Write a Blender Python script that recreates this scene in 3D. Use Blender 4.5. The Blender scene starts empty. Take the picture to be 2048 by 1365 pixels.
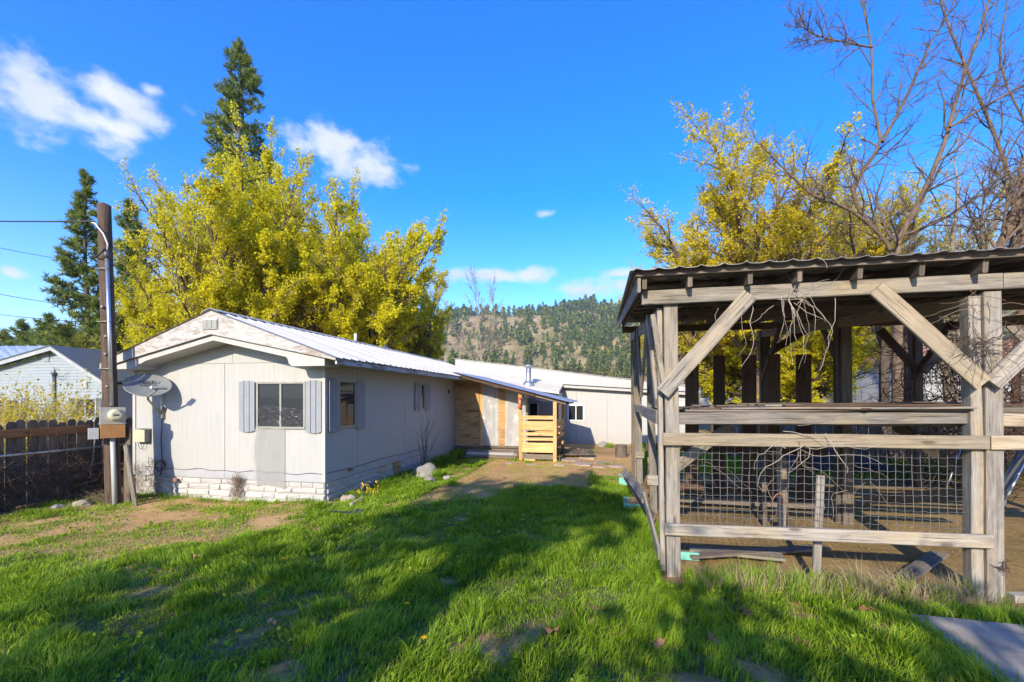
import bpy, bmesh, math, random
import numpy as np
from mathutils import Vector, Matrix, noise as mnoise
R = math.radians
rnd = random.Random(7)
nrng = np.random.default_rng(11)
scene = bpy.context.scene
col = scene.collection

# ------------------------------------------------------------------ camera, sky, sun, exposure
YAW = R(11.9); FPX = 900.0; CAMH = 1.8; HOR = 797.0
CA, SA = math.cos(YAW), math.sin(YAW)
cam_d = bpy.data.cameras.new('camera'); cam = bpy.data.objects.new('camera', cam_d); col.objects.link(cam)
cam.location = (0, 0, CAMH); cam.rotation_euler = (R(90), 0, YAW)
cam_d.sensor_width = 36.0; cam_d.lens = 36.0 * FPX / 2048.0
cam_d.shift_y = (HOR - 682.5) / 2048.0
cam_d.clip_start = 0.05; cam_d.clip_end = 20000
scene.camera = cam

SUN_AZ = R(8.5)      # the light travels towards +y turned this much towards +x
SUN_EL = R(25.0)
world = bpy.data.worlds.new('World'); scene.world = world; world.use_nodes = True
def build_world():
    nt = world.node_tree; nt.nodes.clear(); N = nt.nodes.new; L = nt.links.new
    out = N('ShaderNodeOutputWorld'); bg = N('ShaderNodeBackground'); bg.inputs['Strength'].default_value = SKY_STRENGTH
    sky = N('ShaderNodeTexSky'); sky.sky_type = 'NISHITA'; sky.sun_disc = False
    sky.sun_elevation = SUN_EL; sky.sun_rotation = math.pi + SUN_AZ
    sky.air_density = 1.0; sky.dust_density = 0.25; sky.ozone_density = 2.6
    hs = N('ShaderNodeHueSaturation'); hs.inputs['Saturation'].default_value = 1.48; hs.inputs['Hue'].default_value = 0.52
    L(sky.outputs[0], hs.inputs['Color'])
    geo = N('ShaderNodeTexCoord')
    def math_(op, a, b=None, clamp=False):
        m = N('ShaderNodeMath'); m.operation = op; m.use_clamp = clamp
        for i, v in enumerate((a, b)):
            if v is None: continue
            if isinstance(v, (int, float)): m.inputs[i].default_value = v
            else: L(v, m.inputs[i])
        return m.outputs[0]
    # azimuth / elevation of the viewing direction, then soft noisy cumulus at fixed bearings of the sky
    sep = N('ShaderNodeSeparateXYZ'); L(geo.outputs['Generated'], sep.inputs[0])
    az = math_('ARCTAN2', sep.outputs[0], sep.outputs[1])
    hyp = math_('SQRT', math_('ADD', math_('MULTIPLY', sep.outputs[0], sep.outputs[0]), math_('MULTIPLY', sep.outputs[1], sep.outputs[1])))
    el = math_('ARCTAN2', sep.outputs[2], hyp)
    cmb = N('ShaderNodeCombineXYZ'); L(az, cmb.inputs[0]); L(math_('MULTIPLY', el, 1.5), cmb.inputs[1])
    n1 = N('ShaderNodeTexNoise'); n1.inputs['Scale'].default_value = 16; n1.inputs['Detail'].default_value = 9; n1.inputs['Roughness'].default_value = 0.56
    L(cmb.outputs[0], n1.inputs['Vector'])
    n2 = N('ShaderNodeTexNoise'); n2.inputs['Scale'].default_value = 7; n2.inputs['Detail'].default_value = 4
    L(cmb.outputs[0], n2.inputs['Vector'])
    def direction(px, py):
        k = (px - 1024) / FPX; dx, dy, dz = -SA + k * CA, CA + k * SA, (HOR - py) / FPX
        return math.atan2(dx, dy), math.atan2(dz, math.hypot(dx, dy))
    dens = None
    clouds = [(50, 215, 330, 215), (70, 200, 190, 105), (160, 245, 190, 85), (250, 205, 150, 62), (670, 285, 130, 62), (715, 325, 130, 62), (765, 340, 70, 34), (300, 180, 40, 22),
              (980, 552, 130, 22), (1060, 550, 70, 24), (1195, 578, 130, 34), (1255, 546, 70, 16), (1090, 428, 26, 12), (1310, 575, 120, 30), (20, 545, 50, 22)]
    angs = [(direction(a, b), abs(direction(a + w / 2, b)[0] - direction(a - w / 2, b)[0]), abs(direction(a, b + h / 2)[1] - direction(a, b - h / 2)[1])) for a, b, w, h in clouds[1:]]
    # the same kind of scattered cumulus carries on round the rest of the sky
    rr = random.Random(3)
    for i in range(12):
        angs.append(((rr.uniform(1.2, 5.0), rr.uniform(0.12, 0.55)), rr.uniform(0.12, 0.3), rr.uniform(0.05, 0.12)))
    for (a0, e0), w, h in angs:
        if a0 > math.pi: a0 -= 2 * math.pi
        u = math_('DIVIDE', math_('SUBTRACT', az, a0), w * 0.85)
        v0 = math_('SUBTRACT', el, e0)
        v = math_('DIVIDE', v0, h * 0.85)
        d = math_('SUBTRACT', 1.0, math_('SQRT', math_('ADD', math_('MULTIPLY', u, u), math_('MULTIPLY', v, v))))
        dens = d if dens is None else math_('SMOOTH_MAX', dens, d)
        if dens is not d: dens.node.inputs[2].default_value = 0.25
    tot = math_('ADD', dens, math_('MULTIPLY', math_('SUBTRACT', n1.outputs[0], 0.5), 2.6))
    mr = N('ShaderNodeMapRange'); mr.interpolation_type = 'SMOOTHSTEP'; mr.inputs['From Min'].default_value = -0.05; mr.inputs['From Max'].default_value = 0.95
    L(tot, mr.inputs['Value'])
    fac = math_('MULTIPLY', mr.outputs[0], 0.93)
    shade = N('ShaderNodeMapRange'); shade.inputs['From Min'].default_value = 0.3; shade.inputs['From Max'].default_value = 0.7
    shade.inputs['To Min'].default_value = 0.0; shade.inputs['To Max'].default_value = 1.0; L(n2.outputs[0], shade.inputs['Value'])
    cc = N('ShaderNodeMix'); cc.data_type = 'RGBA'; cc.inputs['A'].default_value = (1.75, 1.95, 2.25, 1); cc.inputs['B'].default_value = (2.55, 2.6, 2.65, 1)
    L(shade.outputs[0], cc.inputs['Factor'])
    mx = N('ShaderNodeMix'); mx.data_type = 'RGBA'; L(fac, mx.inputs['Factor']); L(hs.outputs[0], mx.inputs['A']); L(cc.outputs['Result'], mx.inputs['B'])
    L(mx.outputs['Result'], bg.inputs['Color']); L(bg.outputs[0], out.inputs['Surface'])
SKY_STRENGTH = 0.1
build_world()
sun_d = bpy.data.lights.new('sun', 'SUN'); sun_d.energy = 2.05; sun_d.angle = R(0.53); sun_d.color = (1.0, 0.88, 0.68)
sun = bpy.data.objects.new('sun', sun_d); col.objects.link(sun)
SUN_DIR = Vector((math.sin(SUN_AZ) * math.cos(SUN_EL), math.cos(SUN_AZ) * math.cos(SUN_EL), -math.sin(SUN_EL)))
sun.rotation_euler = SUN_DIR.to_track_quat('-Z', 'Y').to_euler(); sun.location = (-10, -20, 30)
scene.view_settings.view_transform = 'Standard'; scene.view_settings.look = 'None'
scene.view_settings.exposure = 2.1; scene.view_settings.gamma = 1.0
scene.view_settings.use_curve_mapping = False
scene.cycles.use_denoising = True
scene.cycles.max_bounces = 7; scene.cycles.diffuse_bounces = 3; scene.cycles.transparent_max_bounces = 12
scene.cycles.transmission_bounces = 4; scene.cycles.volume_bounces = 0; scene.cycles.glossy_bounces = 3
scene.cycles.use_adaptive_sampling = True; scene.cycles.adaptive_threshold = 0.012

# ------------------------------------------------------------------ pixel rays to places
def ray(px, py):
    k = (px - 1024) / FPX
    return Vector((-SA + k * CA, CA + k * SA, (HOR - py) / FPX))
CAM = Vector((0, 0, CAMH))
def onY(px, py, y): d = ray(px, py); return CAM + d * (y / d.y)
def onX(px, py, x): d = ray(px, py); return CAM + d * (x / d.x)
def onZ(px, py, z=0.0): d = ray(px, py); return CAM + d * ((z - CAMH) / d.z)
def atD(px, py, Z): return CAM + ray(px, py) * Z
def atH(px, Z, z=0.0): p = CAM + ray(px, 797) * Z; p.z = z; return p

# ------------------------------------------------------------------ materials
def newmat(name):
    m = bpy.data.materials.new(name); m.use_nodes = True
    nt = m.node_tree; b = nt.nodes['Principled BSDF']
    return m, nt, b, nt.nodes.new, nt.links.new
def ramp(N, L, src, stops):
    r = N('ShaderNodeValToRGB'); e = r.color_ramp.elements
    while len(e) < len(stops): e.new(0.5)
    for i, (p, c) in enumerate(stops): e[i].position = p; e[i].color = (c[0], c[1], c[2], 1)
    L(src, r.inputs[0]); return r.outputs[0]
def mapping(N, L, src, scale, loc=None):
    mp = N('ShaderNodeMapping'); mp.inputs['Scale'].default_value = scale; L(src, mp.inputs['Vector'])
    if loc is not None: L(loc, mp.inputs['Location'])
    return mp.outputs[0]
def noise(N, L, vec, scale, detail=5, rough=0.55, dist=0.0):
    n = N('ShaderNodeTexNoise'); n.inputs['Scale'].default_value = scale; n.inputs['Detail'].default_value = detail
    n.inputs['Roughness'].default_value = rough; n.inputs['Distortion'].default_value = dist; L(vec, n.inputs['Vector']); return n.outputs[0]
def mixc(N, L, f, a, b, mode='MIX'):
    m = N('ShaderNodeMix'); m.data_type = 'RGBA'; m.blend_type = mode
    for k, v in (('Factor', f), ('A', a), ('B', b)):
        if isinstance(v, (int, float)): m.inputs[k].default_value = v
        elif isinstance(v, tuple): m.inputs[k].default_value = (v[0], v[1], v[2], 1)
        else: L(v, m.inputs[k])
    return m.outputs['Result']
def bump(N, L, b, h, strength, dist=0.01):
    bp = N('ShaderNodeBump'); bp.inputs['Strength'].default_value = strength; bp.inputs['Distance'].default_value = dist
    L(h, bp.inputs['Height']); L(bp.outputs[0], b.inputs['Normal'])
def rand_loc(N, L):
    oi = N('ShaderNodeObjectInfo'); c = N('ShaderNodeMath'); c.operation = 'MULTIPLY'; c.inputs[1].default_value = 57.0
    L(oi.outputs['Random'], c.inputs[0]); cb = N('ShaderNodeCombineXYZ')
    for i in range(3): L(c.outputs[0], cb.inputs[i])
    return cb.outputs[0], oi.outputs['Random']

def mat_wood(name, stops, vary=0.35, rough=0.85, bmp=0.5, stretch=14.0, stain=None, stain_amt=0.5, blot=0.6):
    m, nt, b, N, L = newmat(name)
    tc = N('ShaderNodeTexCoord'); loc, rv = rand_loc(N, L)
    v = mapping(N, L, tc.outputs['UV'], (1.0, stretch, 1.0), loc)
    v2 = mapping(N, L, tc.outputs['UV'], (2.2, stretch * 5, 1.0), loc)
    g1 = noise(N, L, v, 2.2, 6, 0.6, 0.35); g2 = noise(N, L, v2, 2.4, 4, 0.7)
    mx = mixc(N, L, 0.45, g1, g2)
    c = ramp(N, L, mx, stops)
    pn = noise(N, L, mapping(N, L, tc.outputs['UV'], (1, 2.0, 1), loc), 1.7, 3)
    if stain:
        f = N('ShaderNodeMapRange'); f.inputs['From Min'].default_value = 0.48; f.inputs['From Max'].default_value = 0.72; f.inputs['To Max'].default_value = stain_amt
        L(pn, f.inputs['Value']); c = mixc(N, L, f.outputs[0], c, stain)
    bl = noise(N, L, mapping(N, L, tc.outputs['UV'], (1.3, 4.0, 1), loc), 2.1, 5, 0.62, 0.6); bf = N('ShaderNodeMapRange'); bf.inputs['From Min'].default_value = 0.5; bf.inputs['From Max'].default_value = 0.7; bf.inputs['To Max'].default_value = blot
    L(bl, bf.inputs['Value']); c = mixc(N, L, bf.outputs[0], c, tuple(x * 0.9 for x in stops[1][1]) if len(stops) < 4 else (stops[0][1][0] * 1.3, stops[0][1][1] * 1.35, stops[0][1][2] * 1.45))
    # dark checks along the grain
    ck = noise(N, L, mapping(N, L, tc.outputs['UV'], (0.55, stretch * 3.2, 1), loc), 2.6, 2, 0.5, 0.2)
    cf = N('ShaderNodeMapRange'); cf.inputs['From Min'].default_value = 0.375; cf.inputs['From Max'].default_value = 0.33; cf.inputs['To Max'].default_value = 0.85
    L(ck, cf.inputs['Value']); c = mixc(N, L, cf.outputs[0], c, tuple(x * 0.25 for x in stops[0][1]))
    vo = N('ShaderNodeTexVoronoi'); vo.inputs['Scale'].default_value = 1.0; L(mapping(N, L, tc.outputs['UV'], (2.2, 7.0, 1), loc), vo.inputs['Vector'])
    kf = N('ShaderNodeMapRange'); kf.inputs['From Min'].default_value = 0.17; kf.inputs['From Max'].default_value = 0.09; kf.inputs['To Max'].default_value = 0.7; L(vo.outputs['Distance'], kf.inputs['Value'])
    c = mixc(N, L, kf.outputs[0], c, tuple(x * 0.5 for x in stops[0][1]))
    hv = N('ShaderNodeHueSaturation'); mr = N('ShaderNodeMapRange'); mr.inputs['To Min'].default_value = 1 - vary; mr.inputs['To Max'].default_value = 1 + vary
    L(rv, mr.inputs['Value']); L(mr.outputs[0], hv.inputs['Value']); L(c, hv.inputs['Color'])
    L(hv.outputs[0], b.inputs['Base Color']); b.inputs['Roughness'].default_value = rough
    h = mixc(N, L, cf.outputs[0], mx, (0, 0, 0)); bump(N, L, b, h, bmp, 0.006)
    return m

def mat_plain(name, c1, c2=None, scale=6.0, rough=0.6, metal=0.0, bmp=0.15, detail=6, vec='Object', stretch=(1, 1, 1), dirt=None, dirt_amt=0.5, dirt_lo=0.55, dirt_hi=0.7, bdist=0.01, spec=0.5, vary=0.0):
    m, nt, b, N, L = newmat(name)
    c2 = c2 or tuple(x * 0.75 for x in c1)
    tc = N('ShaderNodeTexCoord'); loc, rv = rand_loc(N, L)
    v = mapping(N, L, tc.outputs[vec], stretch, loc)
    n = noise(N, L, v, scale, detail, 0.6)
    c = ramp(N, L, n, [(0.3, c2), (0.7, c1)])
    if dirt:
        n2 = noise(N, L, v, scale * 0.45, 7, 0.68, 0.5); f = N('ShaderNodeMapRange')
        f.inputs['From Min'].default_value = dirt_lo; f.inputs['From Max'].default_value = dirt_hi; f.inputs['To Max'].default_value = dirt_amt
        L(n2, f.inputs['Value']); c = mixc(N, L, f.outputs[0], c, dirt)
    if vary:
        hv = N('ShaderNodeHueSaturation'); mr = N('ShaderNodeMapRange'); mr.inputs['To Min'].default_value = 1 - vary; mr.inputs['To Max'].default_value = 1 + vary
        L(rv, mr.inputs['Value']); L(mr.outputs[0], hv.inputs['Value']); L(c, hv.inputs['Color']); c = hv.outputs[0]
    L(c, b.inputs['Base Color']); b.inputs['Roughness'].default_value = rough; b.inputs['Metallic'].default_value = metal
    b.inputs['Specular IOR Level'].default_value = spec
    if bmp: bump(N, L, b, n, bmp, bdist)
    return m

def mat_siding(name, base, groove=0.2, dirt=(0.42, 0.40, 0.36), amt=0.5):
    # painted grooved sheet siding: u runs along the wall, v up
    m, nt, b, N, L = newmat(name)
    tc = N('ShaderNodeTexCoord')
    sp = N('ShaderNodeSeparateXYZ'); L(tc.outputs['UV'], sp.inputs[0])
    wob = noise(N, L, mapping(N, L, tc.outputs['UV'], (9, 0.25, 1)), 3.0, 3)
    a = N('ShaderNodeMath'); a.operation = 'MULTIPLY'; a.inputs[1].default_value = 1 / groove; L(sp.outputs[0], a.inputs[0])
    fr = N('ShaderNodeMath'); fr.operation = 'PINGPONG'; fr.inputs[1].default_value = 0.5; L(a.outputs[0], fr.inputs[0])
    gm = N('ShaderNodeMapRange'); gm.inputs['From Min'].default_value = 0.018; gm.inputs['From Max'].default_value = 0.04; L(fr.outputs[0], gm.inputs['Value'])
    streak = noise(N, L, mapping(N, L, tc.outputs['UV'], (14, 0.6, 1)), 2.0, 6, 0.65)
    blot = noise(N, L, tc.outputs['UV'], 1.3, 6, 0.6)
    c = ramp(N, L, streak, [(0.25, tuple(x * 0.83 for x in base)), (0.75, base)])
    f = N('ShaderNodeMapRange'); f.inputs['From Min'].default_value = 0.5; f.inputs['From Max'].default_value = 0.78; f.inputs['To Max'].default_value = amt; L(blot, f.inputs['Value'])
    c = mixc(N, L, f.outputs[0], c, dirt)
    hv2 = N('ShaderNodeMath'); hv2.operation = 'MULTIPLY_ADD'; hv2.inputs[1].default_value = -0.9; hv2.inputs[2].default_value = 0.95; L(sp.outputs[1], hv2.inputs[0])
    spl = N('ShaderNodeMath'); spl.operation = 'MULTIPLY'; L(hv2.outputs[0], spl.inputs[0]); L(streak, spl.inputs[1])
    sf = N('ShaderNodeMapRange'); sf.inputs['From Min'].default_value = 0.22; sf.inputs['From Max'].default_value = 0.5; sf.inputs['To Max'].default_value = 0.45; L(spl.outputs[0], sf.inputs['Value'])
    c = mixc(N, L, sf.outputs[0], c, (0.30, 0.27, 0.23))
    g = N('ShaderNodeMath'); g.operation = 'SUBTRACT'; g.inputs[0].default_value = 1.0; L(gm.outputs[0], g.inputs[1])
    g2 = N('ShaderNodeMath'); g2.operation = 'MULTIPLY'; g2.inputs[1].default_value = 0.2; L(g.outputs[0], g2.inputs[0])
    c = mixc(N, L, g2.outputs[0], c, tuple(x * 0.55 for x in base))
    L(c, b.inputs['Base Color']); b.inputs['Roughness'].default_value = 0.55
    hh = N('ShaderNodeMath'); hh.operation = 'ADD'; L(gm.outputs[0], hh.inputs[0])
    w2 = N('ShaderNodeMath'); w2.operation = 'MULTIPLY'; w2.inputs[1].default_value = 0.5; L(wob, w2.inputs[0]); L(w2.outputs[0], hh.inputs[1])
    bump(N, L, b, hh.outputs[0], 0.25, 0.005)
    return m

def mat_peel(name, paint, wood, lo=0.53, hi=0.6, stretch=(1.2, 5, 1), scale=2.0):
    m, nt, b, N, L = newmat(name)
    tc = N('ShaderNodeTexCoord'); v = mapping(N, L, tc.outputs['UV'], stretch)
    big = noise(N, L, tc.outputs['UV'], 0.9, 3); n = noise(N, L, v, scale * 2.4, 9, 0.72, 0.4)
    s = N('ShaderNodeMath'); s.operation = 'ADD'; L(n, s.inputs[0])
    bm = N('ShaderNodeMath'); bm.operation = 'MULTIPLY_ADD'; bm.inputs[1].default_value = 0.7; bm.inputs[2].default_value = -0.35; L(big, bm.inputs[0]); L(bm.outputs[0], s.inputs[1])
    f = N('ShaderNodeMapRange'); f.inputs['From Min'].default_value = lo; f.inputs['From Max'].default_value = hi; L(s.outputs[0], f.inputs['Value'])
    wn = noise(N, L, mapping(N, L, tc.outputs['UV'], (2, 40, 1)), 2, 4); wc = ramp(N, L, wn, [(0.3, tuple(x * 0.55 for x in wood)), (0.7, wood)])
    pc = ramp(N, L, noise(N, L, tc.outputs['UV'], 5, 5), [(0.3, tuple(x * 0.9 for x in paint)), (0.7, paint)])
    L(mixc(N, L, f.outputs[0], pc, wc), b.inputs['Base Color']); b.inputs['Roughness'].default_value = 0.7
    inv = N('ShaderNodeMath'); inv.operation = 'SUBTRACT'; inv.inputs[0].default_value = 1; L(f.outputs[0], inv.inputs[1])
    bump(N, L, b, inv.outputs[0], 0.5, 0.003)
    return m

def mat_leaf(name, stops, trans=0.45, rough=0.6, attr='tone'):
    m, nt, b, N, L = newmat(name)
    at = N('ShaderNodeAttribute'); at.attribute_name = attr
    c = ramp(N, L, at.outputs['Fac'], stops)
    L(c, b.inputs['Base Color']); b.inputs['Roughness'].default_value = rough; b.inputs['Specular IOR Level'].default_value = 0.25
    tr = N('ShaderNodeBsdfTranslucent'); L(c, tr.inputs['Color'])
    mx = N('ShaderNodeMixShader'); mx.inputs[0].default_value = trans
    L(b.outputs[0], mx.inputs[1]); L(tr.outputs[0], mx.inputs[2]); L(mx.outputs[0], nt.nodes['Material Output'].inputs['Surface'])
    return m

def mat_film(name, tint, opac, rough=0.25):
    # thin cloudy plastic sheet
    m, nt, b, N, L = newmat(name)
    tc = N('ShaderNodeTexCoord'); n = noise(N, L, mapping(N, L, tc.outputs['UV'], (2.5, 1.2, 1)), 2.5, 6, 0.6, 0.8)
    b.inputs['Base Color'].default_value = (*tint, 1); b.inputs['Roughness'].default_value = rough
    bump(N, L, b, n, 0.9, 0.03)
    tr = N('ShaderNodeBsdfTransparent'); tl = N('ShaderNodeBsdfTranslucent'); tl.inputs['Color'].default_value = (*tint, 1)
    m1 = N('ShaderNodeMixShader'); m1.inputs[0].default_value = 0.3; L(b.outputs[0], m1.inputs[1]); L(tl.outputs[0], m1.inputs[2])
    mx = N('ShaderNodeMixShader'); mr = N('ShaderNodeMapRange'); mr.inputs['To Min'].default_value = opac - 0.12; mr.inputs['To Max'].default_value = opac + 0.12; L(n, mr.inputs['Value'])
    L(mr.outputs[0], mx.inputs[0]); L(tr.outputs[0], mx.inputs[1]); L(m1.outputs[0], mx.inputs[2]); L(mx.outputs[0], nt.nodes['Material Output'].inputs['Surface'])
    return m

def mat_glass(name, tint=(0.02, 0.025, 0.03), wav=0.0):
    m, nt, b, N, L = newmat(name)
    b.inputs['Base Color'].default_value = (*tint, 1); b.inputs['Roughness'].default_value = 0.04; b.inputs['Specular IOR Level'].default_value = 0.32
    tc = N('ShaderNodeTexCoord'); n = noise(N, L, tc.outputs['UV'], 3.0, 2); bump(N, L, b, n, 0.06 + wav, 0.02)
    return m

GREYW = [(0.22, (0.065, 0.054, 0.044)), (0.42, (0.18, 0.16, 0.135)), (0.58, (0.28, 0.255, 0.22)), (0.8, (0.39, 0.355, 0.30))]
BROWNW = [(0.25, (0.035, 0.022, 0.014)), (0.5, (0.10, 0.062, 0.036)), (0.75, (0.19, 0.12, 0.07))]
M = {}
M['grey_wood'] = mat_wood('grey_wood', GREYW, 0.3, stain=(0.36, 0.27, 0.14), stain_amt=0.55)
M['tan_wood'] = mat_wood('tan_wood', [(0.22, (0.11, 0.08, 0.05)), (0.42, (0.24, 0.19, 0.125)), (0.58, (0.33, 0.27, 0.18)), (0.8, (0.42, 0.35, 0.24))], 0.25, stain=(0.25, 0.22, 0.19), stain_amt=0.6)
M['old_wood'] = mat_wood('old_wood', [(0.25, (0.05, 0.038, 0.028)), (0.5, (0.14, 0.11, 0.085)), (0.75, (0.26, 0.215, 0.17))], 0.35)
M['dark_wood'] = mat_wood('dark_wood', [(0.25, (0.025, 0.014, 0.009)), (0.5, (0.07, 0.038, 0.022)), (0.75, (0.14, 0.075, 0.042))], 0.3)
M['fence_wood'] = mat_wood('fence_wood', [(0.25, (0.05, 0.035, 0.025)), (0.5, (0.15, 0.115, 0.082)), (0.78, (0.30, 0.25, 0.19))], 0.3, stain=(0.06, 0.045, 0.03), stain_amt=0.6)
M['cedar'] = mat_wood('cedar', [(0.25, (0.16, 0.065, 0.025)), (0.5, (0.30, 0.135, 0.05)), (0.75, (0.40, 0.20, 0.08))], 0.12)
M['pine_board'] = mat_wood('pine_board', [(0.25, (0.42, 0.24, 0.085)), (0.5, (0.58, 0.36, 0.15)), (0.75, (0.68, 0.47, 0.23))], 0.14, stretch=9, bmp=0.2)
M['post_board'] = mat_wood('post_board', [(0.25, (0.42, 0.19, 0.05)), (0.5, (0.55, 0.28, 0.08)), (0.75, (0.62, 0.36, 0.13))], 0.12, bmp=0.2)
M['plywood'] = mat_wood('plywood', [(0.25, (0.28, 0.155, 0.06)), (0.5, (0.42, 0.26, 0.11)), (0.75, (0.52, 0.35, 0.17))], 0.12, stretch=4, bmp=0.15, stain=(0.12, 0.06, 0.025), stain_amt=0.7)
M['pole_wood'] = mat_wood('pole_wood', [(0.25, (0.018, 0.012, 0.008)), (0.5, (0.07, 0.044, 0.028)), (0.75, (0.16, 0.105, 0.068))], 0.1, stretch=10, bmp=0.9)
M['siding'] = mat_siding('siding', (0.395, 0.395, 0.38), 0.102)
M['siding_back'] = mat_siding('siding_back', (0.41, 0.405, 0.39), 0.2, amt=0.15)
M['trim_white'] = mat_peel('trim_white', (0.41, 0.405, 0.39), (0.30, 0.24, 0.18), 0.78, 0.9)
M['gable_peel'] = mat_peel('gable_peel', (0.40, 0.395, 0.38), (0.36, 0.30, 0.24), 0.50, 0.575, (1.0, 3.0, 1), 2.2)
M['fascia_peel'] = mat_peel('fascia_peel', (0.50, 0.50, 0.49), (0.26, 0.22, 0.18), 0.50, 0.58, (1.0, 6.0, 1), 2.0)
M['band_grey'] = mat_plain('band_grey', (0.36, 0.365, 0.38), (0.31, 0.315, 0.33), 3, 0.6, dirt=(0.30, 0.28, 0.26), dirt_amt=0.5)
M['shutter_grey'] = mat_plain('shutter_grey', (0.25, 0.265, 0.29), (0.21, 0.225, 0.25), 8, 0.5)
M['stone_white'] = mat_plain('stone_white', (0.42, 0.405, 0.385), (0.36, 0.345, 0.325), 9, 0.8, bmp=0.5, dirt=(0.22, 0.19, 0.16), dirt_amt=0.45, dirt_lo=0.56, dirt_hi=0.75, vary=0.07)
M['mortar'] = mat_plain('mortar', (0.50, 0.48, 0.45), (0.36, 0.34, 0.31), 14, 0.9)
M['roof_white'] = mat_plain('roof_white', (0.46, 0.455, 0.44), (0.37, 0.365, 0.35), 1.5, 0.5, 0.0, 0.05, dirt=(0.36, 0.34, 0.30), dirt_amt=0.4, dirt_lo=.5, dirt_hi=.75)
M['roof_cream'] = mat_plain('roof_cream', (0.66, 0.60, 0.49), (0.56, 0.50, 0.40), 2.5, 0.8, dirt=(0.40, 0.35, 0.28), dirt_amt=0.5)
M['galv'] = mat_plain('galv', (0.58, 0.60, 0.62), (0.42, 0.44, 0.46), 12, 0.38, 0.85, 0.08)
M['galv_old'] = mat_plain('galv_old', (0.30, 0.30, 0.29), (0.18, 0.175, 0.165), 5, 0.55, 0.6, 0.1, dirt=(0.16, 0.10, 0.06), dirt_amt=0.7)
M['meter_metal'] = mat_plain('meter_metal', (0.46, 0.45, 0.40), (0.34, 0.33, 0.28), 6, 0.55, 0.3, 0.1, dirt=(0.36, 0.17, 0.05), dirt_amt=0.8, dirt_lo=0.5)
M['rust'] = mat_plain('rust', (0.38, 0.18, 0.055), (0.28, 0.14, 0.05), 7, 0.75, 0.1, 0.2, dirt=(0.45, 0.33, 0.16), dirt_amt=0.6)
M['beige'] = mat_plain('beige', (0.48, 0.46, 0.33), (0.43, 0.41, 0.29), 5, 0.5)
M['box_grey'] = mat_plain('box_grey', (0.42, 0.43, 0.41), (0.35, 0.36, 0.34), 6, 0.5)
M['dish_grey'] = mat_plain('dish_grey', (0.21, 0.22, 0.22), (0.18, 0.19, 0.19), 4, 0.45, 0.0, 0.02)
M['dark_grey'] = mat_plain('dark_grey', (0.07, 0.072, 0.075), None, 6, 0.5)
M['black'] = mat_plain('black', (0.02, 0.02, 0.02), None, 6, 0.5, bmp=0)
M['white_plastic'] = mat_plain('white_plastic', (0.74, 0.73, 0.70), None, 6, 0.45, bmp=0.02)
M['frame_alu'] = mat_plain('frame_alu', (0.34, 0.33, 0.29), (0.27, 0.26, 0.23), 6, 0.45, 0.3, 0.05)
M['glass'] = mat_glass('glass'); M['glass_film'] = mat_glass('glass_film', (0.03, 0.035, 0.04), 0.02)
M['film'] = mat_film('film', (0.72, 0.72, 0.72), 0.62, 0.18)
M['screen'] = mat_film('screen', (0.42, 0.42, 0.41), 0.5, 0.6)
M['neigh_siding'] = mat_plain('neigh_siding', (0.27, 0.31, 0.33), (0.24, 0.28, 0.30), 3, 0.6)  # pale siding colour darkened and blued to stand in for shade on this wall
M['neigh_trim'] = mat_plain('neigh_trim', (0.36, 0.39, 0.40), None, 4, 0.6)
M['neigh_dark'] = mat_plain('neigh_dark', (0.10, 0.12, 0.14), None, 4, 0.5)
M['roof_metal'] = mat_plain('roof_metal', (0.55, 0.58, 0.62), (0.45, 0.48, 0.52), 2, 0.35, 0.5, 0.05)
M['teal'] = mat_plain('teal', (0.18, 0.50, 0.42), (0.13, 0.40, 0.34), 12, 0.75, dirt=(0.25, 0.22, 0.16), dirt_amt=0.45)
M['rock'] = mat_plain('rock', (0.30, 0.28, 0.26), (0.18, 0.17, 0.16), 6, 0.9, bmp=0.7, vary=0.2)
M['rock_tan'] = mat_plain('rock_tan', (0.42, 0.34, 0.27), (0.30, 0.24, 0.19), 7, 0.9, bmp=0.6, vary=0.15)
M['brick'] = mat_plain('brick', (0.34, 0.18, 0.10), (0.26, 0.13, 0.08), 12, 0.9, bmp=0.4, vary=0.2)
M['rubber'] = mat_plain('rubber', (0.035, 0.038, 0.045), None, 8, 0.7)
M['concrete'] = mat_plain('concrete', (0.38, 0.34, 0.28), (0.22, 0.195, 0.16), 4, 0.9, bmp=0.5, detail=12, dirt=(0.13, 0.115, 0.085), dirt_amt=0.7, dirt_lo=0.48, dirt_hi=0.68)
M['bark'] = mat_wood('bark', [(0.25, (0.035, 0.026, 0.02)), (0.5, (0.12, 0.093, 0.07)), (0.75, (0.24, 0.195, 0.15))], 0.1, stretch=5, bmp=1.0)
M['bark_pale'] = mat_plain('bark_pale', (0.30, 0.25, 0.20), (0.18, 0.14, 0.11), 5, 0.9, bmp=0.4, stretch=(1, 1, 0.3))
M['bark_dark'] = mat_plain('bark_dark', (0.115, 0.085, 0.062), (0.055, 0.04, 0.03), 9, 0.95, bmp=0.6, stretch=(1, 1, 0.3))
M['bark_walnut'] = mat_plain('bark_walnut', (0.19, 0.13, 0.085), (0.07, 0.048, 0.034), 8, 0.95, bmp=0.8, stretch=(1, 1, 0.25), bdist=0.03)
M['twig_maple'] = mat_plain('twig_maple', (0.38, 0.32, 0.15), (0.27, 0.21, 0.10), 8, 0.9, bmp=0)
M['twig_dry'] = mat_plain('twig_dry', (0.26, 0.19, 0.125), (0.15, 0.10, 0.065), 8, 0.9, bmp=0)
M['twig_pale'] = mat_plain('twig_pale', (0.46, 0.40, 0.32), (0.32, 0.27, 0.21), 8, 0.9, bmp=0)
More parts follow.
